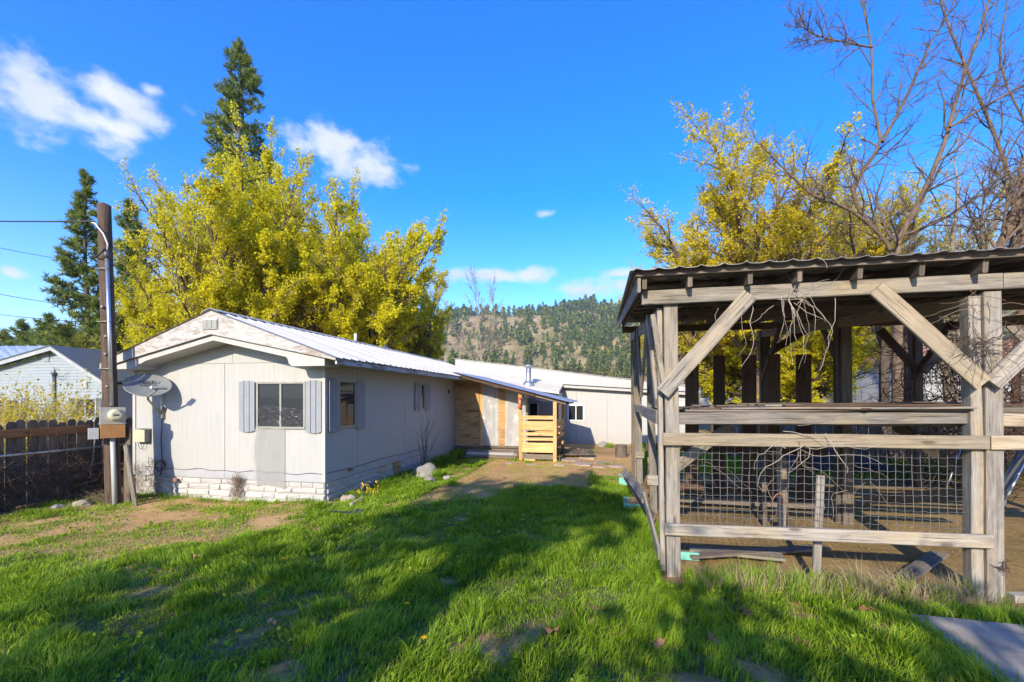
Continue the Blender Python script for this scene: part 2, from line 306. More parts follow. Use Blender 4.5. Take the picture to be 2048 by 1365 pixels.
M['vine_brown'] = mat_plain('vine_brown', (0.13, 0.075, 0.045), (0.06, 0.035, 0.022), 6, 0.95, bmp=0)
M['wire'] = mat_plain('wire', (0.30, 0.31, 0.31), (0.2, 0.2, 0.2), 20, 0.5, 0.6, 0)
M['cable'] = mat_plain('cable', (0.035, 0.035, 0.037), None, 6, 0.6, bmp=0)
M['red'] = mat_plain('red', (0.55, 0.06, 0.03), None, 6, 0.4)
M['copper_glass'] = mat_plain('copper_glass', (0.55, 0.24, 0.12), None, 6, 0.25)
M['orange_cord'] = mat_plain('orange_cord', (0.60, 0.20, 0.08), None, 6, 0.5, bmp=0)
M['maple_leaf'] = mat_leaf('maple_leaf', [(0.0, (0.46, 0.44, 0.010)), (0.45, (0.66, 0.61, 0.015)), (0.8, (0.77, 0.69, 0.025)), (1.0, (0.66, 0.68, 0.05))], 0.55)
M['maple_gold'] = mat_leaf('maple_gold', [(0.0, (0.50, 0.40, 0.012)), (0.45, (0.68, 0.56, 0.02)), (0.8, (0.78, 0.65, 0.03)), (1.0, (0.64, 0.64, 0.05))], 0.55)
M['bud_green'] = mat_leaf('bud_green', [(0.0, (0.30, 0.34, 0.02)), (0.6, (0.50, 0.52, 0.04)), (1.0, (0.62, 0.60, 0.08))], 0.45)
M['needle'] = mat_leaf('needle', [(0.0, (0.07, 0.11, 0.022)), (0.5, (0.17, 0.23, 0.045)), (1.0, (0.33, 0.36, 0.07))], 0.4)
M['needle_gold'] = mat_leaf('needle_gold', [(0.0, (0.07, 0.085, 0.015)), (0.5, (0.17, 0.19, 0.03)), (1.0, (0.34, 0.32, 0.05))], 0.3)
M['needle_far'] = mat_leaf('needle_far', [(0.0, (0.045, 0.075, 0.02)), (0.5, (0.11, 0.155, 0.035)), (1.0, (0.23, 0.26, 0.055))], 0.2)
M['shrub_leaf'] = mat_leaf('shrub_leaf', [(0.0, (0.06, 0.09, 0.02)), (0.5, (0.12, 0.17, 0.03)), (1.0, (0.24, 0.27, 0.05))], 0.3)
M['shade_leaf'] = mat_leaf('shade_leaf', [(0.0, (0.06, 0.10, 0.02)), (1.0, (0.14, 0.20, 0.04))], 0.2)
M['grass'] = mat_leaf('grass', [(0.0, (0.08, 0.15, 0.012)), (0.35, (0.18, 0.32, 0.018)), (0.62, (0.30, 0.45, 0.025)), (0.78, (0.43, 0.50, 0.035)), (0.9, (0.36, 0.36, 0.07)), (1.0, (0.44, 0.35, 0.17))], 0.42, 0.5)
M['straw'] = mat_leaf('straw', [(0.0, (0.30, 0.21, 0.11)), (1.0, (0.56, 0.45, 0.27))], 0.3)
M['flower'] = mat_leaf('flower', [(0.0, (0.75, 0.50, 0.01)), (1.0, (0.85, 0.62, 0.02))], 0.3)
M['dead_leaf'] = mat_leaf('dead_leaf', [(0.0, (0.20, 0.09, 0.04)), (1.0, (0.42, 0.24, 0.12))], 0.3)

# ------------------------------------------------------------------ mesh helpers
class MB:
    def __init__(s): s.v = []; s.f = []; s.uv = []; s.mi = []; s.sm = []; s.cur = 0
    def quadfaces(s, faces, uvs=None, smooth=False):
        for i, f in enumerate(faces):
            s.f.append(tuple(f)); s.mi.append(s.cur); s.sm.append(smooth)
            s.uv.append(uvs[i] if uvs else None)
    def add(s, vs): b = len(s.v); s.v.extend([Vector(v) for v in vs]); return b
    def box(s, a, c):
        x0, y0, z0 = (min(a[i], c[i]) for i in range(3)); x1, y1, z1 = (max(a[i], c[i]) for i in range(3))
        b = s.add([(x0, y0, z0), (x1, y0, z0), (x1, y1, z0), (x0, y1, z0), (x0, y0, z1), (x1, y0, z1), (x1, y1, z1), (x0, y1, z1)])
        s.quadfaces([[b + i for i in q] for q in ((3, 2, 1, 0), (4, 5, 6, 7), (0, 1, 5, 4), (2, 3, 7, 6), (1, 2, 6, 5), (3, 0, 4, 7))]); return s
    def poly_prism(s, pts, ax, lo, hi):
        # pts in the two other axes (x,z for ax='y', y,z for 'x', x,y for 'z'), pushed through lo..hi
        def P(p, t): return (p[0], t, p[1]) if ax == 'y' else ((t, p[0], p[1]) if ax == 'x' else (p[0], p[1], t))
        n = len(pts); b = s.add([P(p, lo) for p in pts] + [P(p, hi) for p in pts])
        s.quadfaces([[b + i for i in range(n)][::-1], [b + n + i for i in range(n)]])
        s.quadfaces([[b + i, b + (i + 1) % n, b + n + (i + 1) % n, b + n + i] for i in range(n)]); return s
    def board(s, p0, p1, w, t, wdir=(0, 0, 1), seg=1, jit=0.0, ch=None, w1=None):
        p0, p1 = Vector(p0), Vector(p1); d = p1 - p0; ln = d.length; d = d / ln
        wd = Vector(wdir); wd = (wd - d * wd.dot(d)).normalized(); td = d.cross(wd).normalized()
        c = ch if ch is not None else min(0.007, 0.2 * t)
        prof = lambda W: [(-W / 2 + c, -t / 2), (W / 2 - c, -t / 2), (W / 2, -t / 2 + c), (W / 2, t / 2 - c), (W / 2 - c, t / 2), (-W / 2 + c, t / 2), (-W / 2, t / 2 - c), (-W / 2, -t / 2 + c)]
        rings = []; rr = rnd
        for i in range(seg + 1):
            f = i / seg; q = p0 + d * (ln * f)
            if 0 < i < seg or jit < 0: q = q + wd * rr.uniform(-abs(jit), abs(jit)) + td * rr.uniform(-abs(jit), abs(jit))
            W = w if w1 is None else w + (w1 - w) * f
            rings.append(s.add([q + wd * a + td * bb for a, bb in prof(W)]))
        per = [0]; pr = prof(w)
        for i in range(8): per.append(per[-1] + math.dist(pr[i], pr[(i + 1) % 8]))
        for i in range(seg):
            u0, u1 = ln * i / seg, ln * (i + 1) / seg
            for j in range(8):
                s.quadfaces([[rings[i] + j, rings[i] + (j + 1) % 8, rings[i + 1] + (j + 1) % 8, rings[i + 1] + j]],
                            [[(u0, per[j]), (u0, per[j + 1]), (u1, per[j + 1]), (u1, per[j])]])
        cu = [(0.5 * a, b_ * 3) for a, b_ in pr]
        s.quadfaces([[rings[0] + j for j in range(8)][::-1]], [cu[::-1]]); s.quadfaces([[rings[-1] + j for j in range(8)]], [cu])
        return s
    def tube(s, pts, rads, n=6, cap=True, smooth=True):
        pts = [Vector(p) for p in pts]
        if isinstance(rads, (int, float)): rads = [rads] * len(pts)
        prev = None; rings = []; us = 0
        d = (pts[1] - pts[0]).normalized(); ref = Vector((0, 0, 1)) if abs(d.z) < 0.9 else Vector((1, 0, 0))
        a = d.cross(ref).normalized()
        ulist = [0.0]
        for i, p in enumerate(pts):
            if i < len(pts) - 1: dd = (pts[i + 1] - p)
            if 0 < i < len(pts) - 1: dd = (pts[i + 1] - pts[i - 1])
            if dd.length < 1e-9: dd = d
            d = dd.normalized(); a = (a - d * a.dot(d))
            a = a.normalized() if a.length > 1e-6 else d.orthogonal().normalized(); b2 = d.cross(a)
            rings.append(s.add([p + (a * math.cos(2 * math.pi * j / n) + b2 * math.sin(2 * math.pi * j / n)) * rads[i] for j in range(n)]))
            if i: ulist.append(ulist[-1] + (p - pts[i - 1]).length)
        for i in range(len(pts) - 1):
            for j in range(n):
                v0, v1 = j * 2 * math.pi * rads[0] / n, (j + 1) * 2 * math.pi * rads[0] / n
                s.quadfaces([[rings[i] + j, rings[i] + (j + 1) % n, rings[i + 1] + (j + 1) % n, rings[i + 1] + j]],
                            [[(ulist[i], v0), (ulist[i], v1), (ulist[i + 1], v1), (ulist[i + 1], v0)]], smooth)
        if cap and n > 3: s.quadfaces([[rings[0] + j for j in range(n)][::-1], [rings[-1] + j for j in range(n)]])
        return s
    def lathe(s, c, prof, n=16, axis=(0, 0, 1), smooth=True):
        ax = Vector(axis).normalized(); a = ax.orthogonal().normalized(); b2 = ax.cross(a); c = Vector(c)
        rings = [s.add([c + ax * h + (a * math.cos(2 * math.pi * j / n) + b2 * math.sin(2 * math.pi * j / n)) * r for j in range(n)]) for r, h in prof]
        for i in range(len(prof) - 1):
            s.quadfaces([[rings[i] + j, rings[i] + (j + 1) % n, rings[i + 1] + (j + 1) % n, rings[i + 1] + j] for j in range(n)], None, smooth)
        s.quadfaces([[rings[0] + j for j in range(n)][::-1], [rings[-1] + j for j in range(n)]]); return s
    def grid(s, fn, nu, nv, smooth=True, flip=False):
        b = s.add([fn(i / nu, j / nv) for j in range(nv + 1) for i in range(nu + 1)])
        for j in range(nv):
            for i in range(nu):
                q = [b + j * (nu + 1) + i, b + j * (nu + 1) + i + 1, b + (j + 1) * (nu + 1) + i + 1, b + (j + 1) * (nu + 1) + i]
                s.quadfaces([q[::-1] if flip else q], None, smooth)
        return s
    def rock(s, c, r, seed, n=1, flat=1.0):
        bm = bmesh.new(); bmesh.ops.create_icosphere(bm, subdivisions=n, radius=1.0)
        rr = random.Random(seed); off = Vector((rr.uniform(0, 99), rr.uniform(0, 99), 0))
        b = s.add([Vector(c) + Vector((v.co.x * r[0], v.co.y * r[1], v.co.z * r[2])) * (1 + 0.45 * mnoise.noise(v.co * 1.2 + off)) for v in bm.verts])
        for f in bm.faces: s.quadfaces([[b + v.index for v in f.verts]], None, n > 2)
        bm.free(); return s
    def build(s, name, mat, parent=None, origin=None):
        me = bpy.data.meshes.new(name)
        o0 = Vector(parent.matrix_world.translation if parent else (0, 0, 0)) if origin is None else Vector(origin)
        if parent is not None:
            o0 = world_loc(parent)
            if origin is not None: pass
        off = Vector(origin) if origin is not None else o0
        me.from_pydata([tuple(v - off) for v in s.v], [], s.f)
        uvl = me.uv_layers.new(name='UVMap'); dat = uvl.data; k = 0
        arr = np.empty(len(me.loops) * 2, dtype=np.float32)
        for p, uv in zip(s.f, s.uv):
            if uv is None:
                vs = [s.v[i] for i in p]; nrm = (vs[1] - vs[0]).cross(vs[2] - vs[0])
                ax = max(range(3), key=lambda i: abs(nrm[i]))
                for v in vs:
                    arr[k], arr[k + 1] = ((v.y, v.z), (v.x, v.z), (v.x, v.y))[ax]; k += 2
            else:
                for q in uv: arr[k], arr[k + 1] = q; k += 2
        dat.foreach_set('uv', arr)
        mats = mat if isinstance(mat, (list, tuple)) else [mat]
        for m in mats: me.materials.append(M[m] if isinstance(m, str) else m)
        if len(mats) > 1: me.polygons.foreach_set('material_index', s.mi)
        if any(s.sm): me.polygons.foreach_set('use_smooth', s.sm)
        me.update()
        o = bpy.data.objects.new(name, me); col.objects.link(o)
        if parent is not None: o.parent = parent; o.location = off - world_loc(parent)
        else: o.location = off
        return o
def world_loc(o):
    v = Vector(o.location)
    while o.parent is not None: o = o.parent; v = v + Vector(o.location)
    return v
def tag(o, label=None, cat=None, group=None, kind=None):
    if label: o['label'] = label
    if cat: o['category'] = cat
    if group: o['group'] = group
    if kind: o['kind'] = kind
    return o
def thing(name, loc, label, cat, group=None):
    o = bpy.data.objects.new(name, None); col.objects.link(o); o.location = loc; o.empty_display_size = 0.2
    return tag(o, label, cat, group)
def bd(name, parent, mat, p0, p1, w, t, wdir=(0, 0, 1), seg=2, jit=0.003, **k):
    return MB().board(p0, p1, w, t, wdir, seg, jit, **k).build(name, mat, parent)
def bx(name, parent, mat, a, c): return MB().box(a, c).build(name, mat, parent)
def np_mesh(name, verts, faces, mat, parent=None, tone=None, smooth=False, org=None):
    # faces: (n,3) or (n,4) array; tone: per-vertex attribute
    me = bpy.data.meshes.new(name); n, k = faces.shape
    if org is None: org = world_loc(parent) if parent is not None else Vector((0, 0, 0))
    verts = np.asarray(verts, dtype=np.float32) - np.array(org, dtype=np.float32)
    me.vertices.add(len(verts)); me.vertices.foreach_set('co', verts.ravel())
    me.loops.add(n * k); me.loops.foreach_set('vertex_index', faces.astype(np.int32).ravel())
    me.polygons.add(n); me.polygons.foreach_set('loop_start', np.arange(0, n * k, k, dtype=np.int32))
    me.polygons.foreach_set('loop_total', np.full(n, k, dtype=np.int32))
    if tone is not None:
        a = me.attributes.new('tone', 'FLOAT', 'POINT'); a.data.foreach_set('value', np.asarray(tone, dtype=np.float32))
    me.materials.append(M[mat] if isinstance(mat, str) else mat); me.update(calc_edges=True)
    o = bpy.data.objects.new(name, me); col.objects.link(o)
    if parent is not None: o.parent = parent; o.location = Vector(org) - world_loc(parent)
    else: o.location = org
    return o
# ------------------------------------------------------------------ ground
def _hash(ix, iy, s):
    h = (ix.astype(np.int64) * 374761393 + iy.astype(np.int64) * 668265263 + s * 974711) & 0x7fffffff
    h = ((h ^ (h >> 13)) * 1274126177) & 0x7fffffff
    return ((h ^ (h >> 16)) & 0xffff) / 65535.0
def vnoise(x, y, s=0):
    ix, iy = np.floor(x), np.floor(y); fx, fy = x - ix, y - iy; fx = fx * fx * (3 - 2 * fx); fy = fy * fy * (3 - 2 * fy)
    a, b, c, d = _hash(ix, iy, s), _hash(ix + 1, iy, s), _hash(ix, iy + 1, s), _hash(ix + 1, iy + 1, s)
    return (a * (1 - fx) + b * fx) * (1 - fy) + (c * (1 - fx) + d * fx) * fy
def fbm(x, y, s=0, o=4):
    r = 0; a = 0.5; t = 0
    for i in range(o): r = r + a * vnoise(x * 2 ** i, y * 2 ** i, s + i * 17); t += a; a *= 0.55
    return r / t
def sstep(a, b, x): t = np.clip((x - a) / (b - a), 0, 1); return t * t * (3 - 2 * t)
def lush(x, y):
    # 1 on the thick lawn, 0 on bare earth
    x = np.asarray(x, float); y = np.asarray(y, float)
    lim = np.interp(x, [-14, -9, -7, -5.6, -4.3, -3.3, -2.2, -1.2, 0.2, 0.9], [3.0, 3.0, 3.5, 4.4, 5.6, 7.2, 8.2, 8.7, 9.2, 10.2])
    n = fbm(x * 0.9, y * 0.9, 3); n2 = fbm(x * 2.6, y * 2.6, 9)
    lawn = sstep(0.9, -0.9, y - lim + (n - 0.5) * 3.2)
    thin = np.where(x < -3.6, 0.42, 0.16) * sstep(0.30, 0.62, n2) * sstep(13.5, 11.5, y)
    thin = np.where((x < -3.3) & (x > -4.7), 0.75 * sstep(0.25, 0.5, n2), thin)
    thin = np.where((x > -0.4) & (x < 0.75) & (y > 8), 0.65 * sstep(0.3, 0.6, n2) * sstep(12.2, 10.5, y), thin)
    bare = sstep(0.66, 0.76, fbm(x * 1.9, y * 1.9, 31) + .3 * (fbm(x * 8, y * 8, 33) - .5))            # scuffed holes in the lawn
    d = np.maximum(lawn * (1 - 0.8 * bare), thin)
    shed = (x > 0.55) * sstep(4.55, 4.75, y + (n2 - 0.5) * 0.5) * (y < 11.3)
    d = d * (1 - 0.995 * shed)
    d = np.where((y > 11.3) & (x > 0.9), 0.8 * sstep(0.2, 0.5, n2), d)
    d = np.where((y > 12.6) & (x < 0.9) & (x > -3.6), 0.5 * sstep(0.45, 0.65, n), d)
    d = np.where((x > 2.33) & (y < 4.27), 0.0, d)
    d = np.where((x > 2.9) & (y >= 4.27) & (y < 4.7), np.maximum(d, 0.35), d)
    return np.clip(d, 0, 1)
def gz(x, y):
    x = np.asarray(x, float); y = np.asarray(y, float)
    near = np.exp(-((x) ** 2 + (y - 6) ** 2) / 300.0)
    return (fbm(x * 0.6, y * 0.6, 5) - 0.5) * 0.12 * near + (fbm(x * 3.1, y * 3.1, 8) - 0.5) * 0.035 * near - 0.008
def gh(x, y): return float(gz(np.array([x]), np.array([y]))[0])
def ground_mat():
    m, nt, b, N, L = newmat('ground_soil')
    at = N('ShaderNodeAttribute'); at.attribute_name = 'tone'
    tc = N('ShaderNodeTexCoord'); o = tc.outputs['Object']
    n1 = noise(N, L, o, 1.1, 8, 0.62, 0.3); n2 = noise(N, L, o, 22, 6, 0.7); n3 = noise(N, L, o, 5, 6, 0.6)
    dirt = ramp(N, L, n1, [(0.3, (0.36, 0.19, 0.065)), (0.52, (0.54, 0.32, 0.12)), (0.7, (0.64, 0.42, 0.19))])
    chips = ramp(N, L, n2, [(0.30, (0.20, 0.11, 0.045)), (0.5, (0.43, 0.27, 0.12)), (0.68, (0.62, 0.46, 0.26))])
    c = mixc(N, L, 0.5, dirt, chips)
    soil = ramp(N, L, n3, [(0.3, (0.07, 0.06, 0.028)), (0.7, (0.15, 0.14, 0.06))])
    c = mixc(N, L, at.outputs['Fac'], c, soil)
    L(c, b.inputs['Base Color']); b.inputs['Roughness'].default_value = 0.95; b.inputs['Specular IOR Level'].default_value = 0.15
    bump(N, L, b, mixc(N, L, 0.5, n2, n3), 0.8, 0.04)
    return m
M['ground'] = ground_mat()
M['film_dark'] = mat_film('film_dark', (0.10, 0.105, 0.11), 0.5, 0.08)
def axis(lo, hi, step, far):
    a = np.arange(lo, hi + 1e-6, step); g = step * 1.28 ** np.arange(1, 60); p = np.cumsum(g); p = p[p < far]
    return np.concatenate([(lo - p)[::-1], a, hi + p])
gx, gy = axis(-11, 9, 0.16, 6000), axis(-2, 16, 0.16, 6000)
GX, GY = np.meshgrid(gx, gy); gv = np.stack([GX.ravel(), GY.ravel(), gz(GX.ravel(), GY.ravel())], 1)
nx, ny = len(gx), len(gy); I = (np.arange(ny - 1)[:, None] * nx + np.arange(nx - 1)[None]).ravel()
lt = lush(gv[:, 0], gv[:, 1]); lt = np.clip(lt * 1.1 - .12, 0, 1); lt = np.where((gv[:, 0] > .5) & (gv[:, 1] > 4.7) & (gv[:, 1] < 11.4), np.maximum(lt, .35 + .45 * fbm(gv[:, 0] * 2, gv[:, 1] * 2, 15)), lt); lt = np.where(np.abs(gv[:, 0]) + np.abs(gv[:, 1]) > 60, 0.9, lt)  # shed floor mixed darker here, standing in for the shade under its roof
g_ob = np_mesh('ground', gv, np.stack([I, I + 1, I + nx + 1, I + nx], 1), 'ground', None, lt)
g_ob.data.polygons.foreach_set('use_smooth', np.ones(len(g_ob.data.polygons), dtype=bool)); tag(g_ob, kind='structure')
# concrete path at the right
tag(MB().poly_prism([(2.37, -1.5), (8.5, -1.5), (8.5, 4.22), (5.0, 4.235), (3.2, 4.225), (2.42, 4.255), (2.36, 4.0), (2.39, 3.2), (2.34, 2.2)], 'z', -0.08, 0.045).build('path', 'concrete'), kind='structure')

# ------------------------------------------------------------------ hills
def hill_mat(name, a, b_, c_, sc):
    m, nt, b, N, L = newmat(name); tc = N('ShaderNodeTexCoord'); o = tc.outputs['Object']
    n = noise(N, L, o, sc, 8, 0.65, 0.4)
    L(ramp(N, L, n, [(0.3, a), (0.5, b_), (0.7, c_)]), b.inputs['Base Color']); b.inputs['Roughness'].default_value = 1.0; b.inputs['Specular IOR Level'].default_value = 0.0
    return m
M['hill'] = hill_mat('hill', (0.17, 0.15, 0.06), (0.28, 0.22, 0.11), (0.42, 0.32, 0.19), 0.03)
M['far_hill'] = hill_mat('far_hill', (0.03, 0.05, 0.03), (0.05, 0.07, 0.04), (0.08, 0.085, 0.05), 0.01)
HN0, HN1 = 230.0, 640.0
def ridge_h(px):  # elevation of the skyline at a bearing, as rise per unit of depth
    return np.interp(px, [-1500, -400, 200, 700, 900, 1020, 1120, 1250, 1400, 1700, 2200, 3500], [30, 60, 70, 110, 168, 172, 176, 188, 192, 196, 190, 150]) / FPX
def hill_pt(px, t):
    k = (px - 1024) / FPX; Z = HN0 + (HN1 - HN0) * t
    x, y = Z * (-SA + k * CA), Z * (CA + k * SA)
    rise = np.clip(t, 0, 1) ** 1.12
    h = ridge_h(px) * HN1 * rise + (fbm(x * 0.013, y * 0.013, 21, 5) - 0.5) * 46 * np.clip(t * (1.25 - t) * 3, 0, 1) * np.clip(ridge_h(px) * 6, 0.2, 1)
    h = np.where(t > 1, ridge_h(px) * HN1 * (1 - (t - 1) * 1.5), h)
    return x, y, h - 2.0
PX, TT = np.meshgrid(np.linspace(-1500, 3500, 260), np.linspace(-0.02, 1.5, 75))
hx, hy, hz = hill_pt(PX.ravel(), TT.ravel()); I = (np.arange(74)[:, None] * 260 + np.arange(259)[None]).ravel()
h_ob = np_mesh('hill', np.stack([hx, hy, hz], 1), np.stack([I, I + 1, I + 261, I + 260], 1), 'hill'); tag(h_ob, kind='structure')
h_ob.data.polygons.foreach_set('use_smooth', np.ones(len(h_ob.data.polygons), dtype=bool))
# far forested mountain behind the neighbour's house
PX, TT = np.meshgrid(np.linspace(-3500, 1000, 140), np.linspace(0, 1.4, 24))
k = (PX.ravel() - 1024) / FPX; Zf = 850 + 550 * TT.ravel(); t = TT.ravel()
fx, fy = Zf * (-SA + k * CA), Zf * (CA + k * SA)
fz = 1400 * (138 + 45 * (fbm(PX.ravel() * 0.006, t * 0, 4) - 0.5)) / FPX * np.where(t <= 1, t, 2 - t) + (fbm(fx * 0.006, fy * 0.006, 6) - 0.5) * 60 * t * (1.3 - t) - 3
I = (np.arange(23)[:, None] * 140 + np.arange(139)[None]).ravel()
f_ob = np_mesh('far_hill', np.stack([fx, fy, fz], 1), np.stack([I, I + 1, I + 141, I + 140], 1), 'far_hill'); tag(f_ob, kind='structure')
f_ob.data.polygons.foreach_set('use_smooth', np.ones(len(f_ob.data.polygons), dtype=bool))
print('FARTOP', fz.max(), hz.max())

# ------------------------------------------------------------------ the white mobile home
HX0, HX1, HY0, HY1 = -8.77, -4.72, 6.87, 17.3
RX, RZ, RS = -6.58, 3.29, 0.357           # roof ridge and slope
EX0, EX1, GY0 = -8.97, -4.22, 6.42        # eaves and the gable overhang
def roof_z(x): return RZ - RS * abs(x - RX)
home = thing('mobile_home', (-6.7, HY0, 0), 'long white mobile home with grey shutters and a peeling gable', 'house')
# inner body behind the siding sheets
MB().poly_prism([(HX0 + .03, 0.0), (HX1 - .03, 0.0), (HX1 - .03, roof_z(HX1) - .1), (RX, RZ - .1), (HX0 + .03, roof_z(HX0) - .1)], 'y', HY0 + .03, HY1).build('wall_core', 'siding', home)
xs = [HX0, -7.77, -6.738, -5.71, HX1 - .004]
for i in range(4):
    bx('siding_panel', home, 'siding', (xs[i] + .0025, HY0 - .004 * (i % 2), .49), (xs[i + 1] - .0025, HY0 + .04, 2.425))
def gz_low(x): return RZ - .42 - (0.19 if x > RX else 0.19) * abs(x - RX)   # shallow lower line of the gable board
for a, b_ in ((HX0, RX), (RX, HX1 - .004)):
    MB().poly_prism([(a + .003, 2.431), (b_ - .003, 2.431), (b_ - .003, roof_z(b_) - .12), (a + .003, roof_z(a) - .12)], 'y', HY0 + .002, HY0 + .04).build('gable_panel', 'siding', home)
ys = [HY0, 7.9, 8.93, 9.96, 10.99, 12.02, 13.05, 13.6, HY1]
for i in range(8):
    bx('siding_panel', home, 'siding', (HX1 - .04, ys[i] + .0025, .49), (HX1 + .004 * (i % 2), ys[i + 1] - .0025, 2.40))
bx('siding_panel', home, 'siding', (HX0, HY0 + .042, .49), (HX0 + .04, HY1, 2.40))
bx('corner_trim', home, 'trim_white', (HX1 - .05, HY0 - .018, .36), (HX1 + .018, HY0 + .05, 2.40))
bx('corner_trim', home, 'trim_white', (HX0 - .012, HY0 - .018, .36), (HX0 + .05, HY0 + .05, 2.40))
# grey band above the stone skirting
bx('band_board', home, 'band_grey', (HX0 + .05, HY0 - .012, .355), (-6.74, HY0 + .03, .495)); bx('band_board', home, 'band_grey', (-6.735, HY0 - .012, .355), (HX1 - .05, HY0 + .03, .495))
for a, b_ in ((HY0 + .05, 8.3), (8.305, 10.7), (10.705, 13.6)):
    bx('band_board', home, 'band_grey', (HX1 - .03, a, .355), (HX1 + .012, b_, .495))
bx('rot_patch', home, 'brick', (HX1 + .012, 7.55, .43), (HX1 + .017, 7.72, .49))
# stone skirting, block by block
sk = bx('skirting', home, 'mortar', (HX0 + .02, HY0 + .02, -.15), (HX1 - .015, HY0 + .1, .352))
sk2 = bx('skirting', home, 'mortar', (HX1 - .1, HY0 + .1, -.15), (HX1 - .015, 13.6, .352))
def stone(parent, a0, a1, z0, z1, face, side):
    m = MB(); g = .005; d = .02 + rnd.uniform(0, .022)
    e = lambda s: s * rnd.uniform(.006, .02)
    zc = z0 + (z1 - z0) * rnd.uniform(.35, .65)
    back = [(a0 + g, 0, z0 + g), (a1 - g, 0, z0 + g), (a1 - g, 0, z1 - g), (a0 + g, 0, z1 - g)]
    fr = [(a0 + g + e(1), d * rnd.uniform(.5, 1), z0 + g + e(1)), (a1 - g - e(1), d * rnd.uniform(.5, 1), z0 + g + e(1)), (a1 - g - e(1), d * rnd.uniform(.5, 1), zc), (a1 - g - e(1), d * rnd.uniform(.4, .8), z1 - g - e(1)),
          (a0 + g + e(1), d * rnd.uniform(.4, .8), z1 - g - e(1)), (a0 + g + e(1), d * rnd.uniform(.7, 1.2), zc)]
    T = (lambda p: (p[0], HY0 + .02 - p[1], p[2])) if face == 'front' else (lambda p: (HX1 - .015 + p[1], p[0], p[2]))
    b = m.add([T(p) for p in back + fr])
    fs = [(4, 5, 6, 9), (9, 6, 7, 8), (0, 1, 5, 4), (1, 2, 7, 6), (1, 6, 5), (3, 0, 4, 9), (3, 9, 8), (2, 3, 8, 7)]
    if face != 'front': fs = fs
    m.quadfaces([[b + i for i in f] for f in fs]); m.build('stone', 'stone_white', parent)
for face, par, a, b_ in (('front', sk, HX0 + .03, HX1 - .005), ('side', sk2, HY0 + .06, 13.3)):
    for r_ in range(4):
        p = a; zz = -.08 + r_ * .108
        while p < b_ - .05:
            w = rnd.uniform(.2, .5); q = min(p + w, b_)
            if b_ - q < .12: q = b_
            if not (face == 'side' and r_ >= 2 and q > 8.95 and p < 9.75): stone(par, p, q, zz, zz + .106, face, 0)
            p = q
bx('skirt_vent', home, 'frame_alu', (HX1 - .012, 8.72, .20), (HX1 + .02, 9.02, .33)); bx('access_board', home, 'plywood', (HX1 - .012, 9.40, .04), (HX1 + .022, 9.72, .345))
# gable end: big peeling board, second board under it, soffit
low = lambda x: max(gz_low(x), 2.415)
pts = [(EX0, roof_z(EX0)), (RX, RZ), (EX1, roof_z(EX1)), (EX1, roof_z(EX1) - .04), (RX, RZ - .40), (EX0, roof_z(EX0) - .09)]
MB().poly_prism(pts, 'y', GY0, GY0 + .035).build('gable_board', 'gable_peel', home)
def gl(x): return (RZ - .40) + ((roof_z(EX1) - .04) - (RZ - .40)) * (x - RX) / (EX1 - RX) if x > RX else (RZ - .40) + ((roof_z(EX0) - .09) - (RZ - .40)) * (RX - x) / (RX - EX0)
xr, xl = -4.45, -8.86
arch = [(xr, gl(xr) - .002), (xr, 2.325)]
for a in range(6): an = R(90 * a / 5); arch.append((-5.02 - .10 * math.sin(an), 2.325 + .10 * (1 - math.cos(an))))
arch.append((-5.15, gl(-5.15) - .12)); arch.append((RX, gl(RX) - .10)); arch.append((-8.0, gl(-8.0) - .10))
for a in range(6): an = R(90 * a / 5); arch.append((-8.12 - .12 * math.sin(an), 2.325 + .09 * math.cos(an)))
arch += [(xl, 2.325), (xl, gl(xl) - .002), (RX, gl(RX) - .002)]
MB().poly_prism(arch[::-1], 'y', GY0 + .05, GY0 + .085).build('arch_board', 'trim_white', home)
MB().poly_prism(arch[::-1], 'y', GY0 + .087, HY0 - .001).build('soffit', 'trim_white', home)
gv_ = bx('gable_vent', home, 'trim_white', (RX - .16, GY0 - .022, 2.97), (RX + .15, GY0 - .001, 3.14))
for i in range(3): bx('louvre', gv_, 'frame_alu', (RX - .14 + i * .098, GY0 - .03, 2.985), (RX - .052 + i * .098, GY0 - .0225, 3.125))
# roof: deck, ribbed sheets, ridge cap, eave boards
th = .05
MB().poly_prism([(EX0 + .02, roof_z(EX0) - .06), (RX, RZ - .012), (EX1 - .02, roof_z(EX1) - .012), (EX1 - .02, roof_z(EX1) - .055), (RX, RZ - .07), (EX0 + .02, roof_z(EX0) - .1)][::-1], 'y', GY0 + .036, HY1 + .2).build('roof_deck', 'trim_white', home)
MB().poly_prism([(HX1 + .003, 2.36), (EX1 - .03, 2.36), (EX1 - .03, 2.38), (HX1 + .003, 2.40)], 'y', HY0 + .06, HY1).build('soffit', 'trim_white', home)
for a in range(5):
    bx('eave_board', home, 'fascia_peel', (EX1 - .03, GY0 + .036 + a * 2.2, roof_z(EX1) - .10), (EX1 + .002, GY0 + .036 + (a + 1) * 2.2 - .004, roof_z(EX1) - .012))
def ribbed(y0, y1, xa, za, xb, zb, pitch=.23, h=.02):
    m = MB(); prof = []; y = y0
    while y < y1 - 1e-6:
        prof += [(y, 0), (min(y + pitch - .05, y1), 0), (min(y + pitch - .036, y1), h), (min(y + pitch - .014, y1), h)]; y += pitch
    prof.append((y1, 0)); n = len(prof)
    b = m.add([(xa, p[0], za + p[1]) for p in prof] + [(xb, p[0], zb + p[1]) for p in prof])
    m.quadfaces([[b + i, b + i + 1, b + n + i + 1, b + n + i] for i in range(n - 1)]); return m
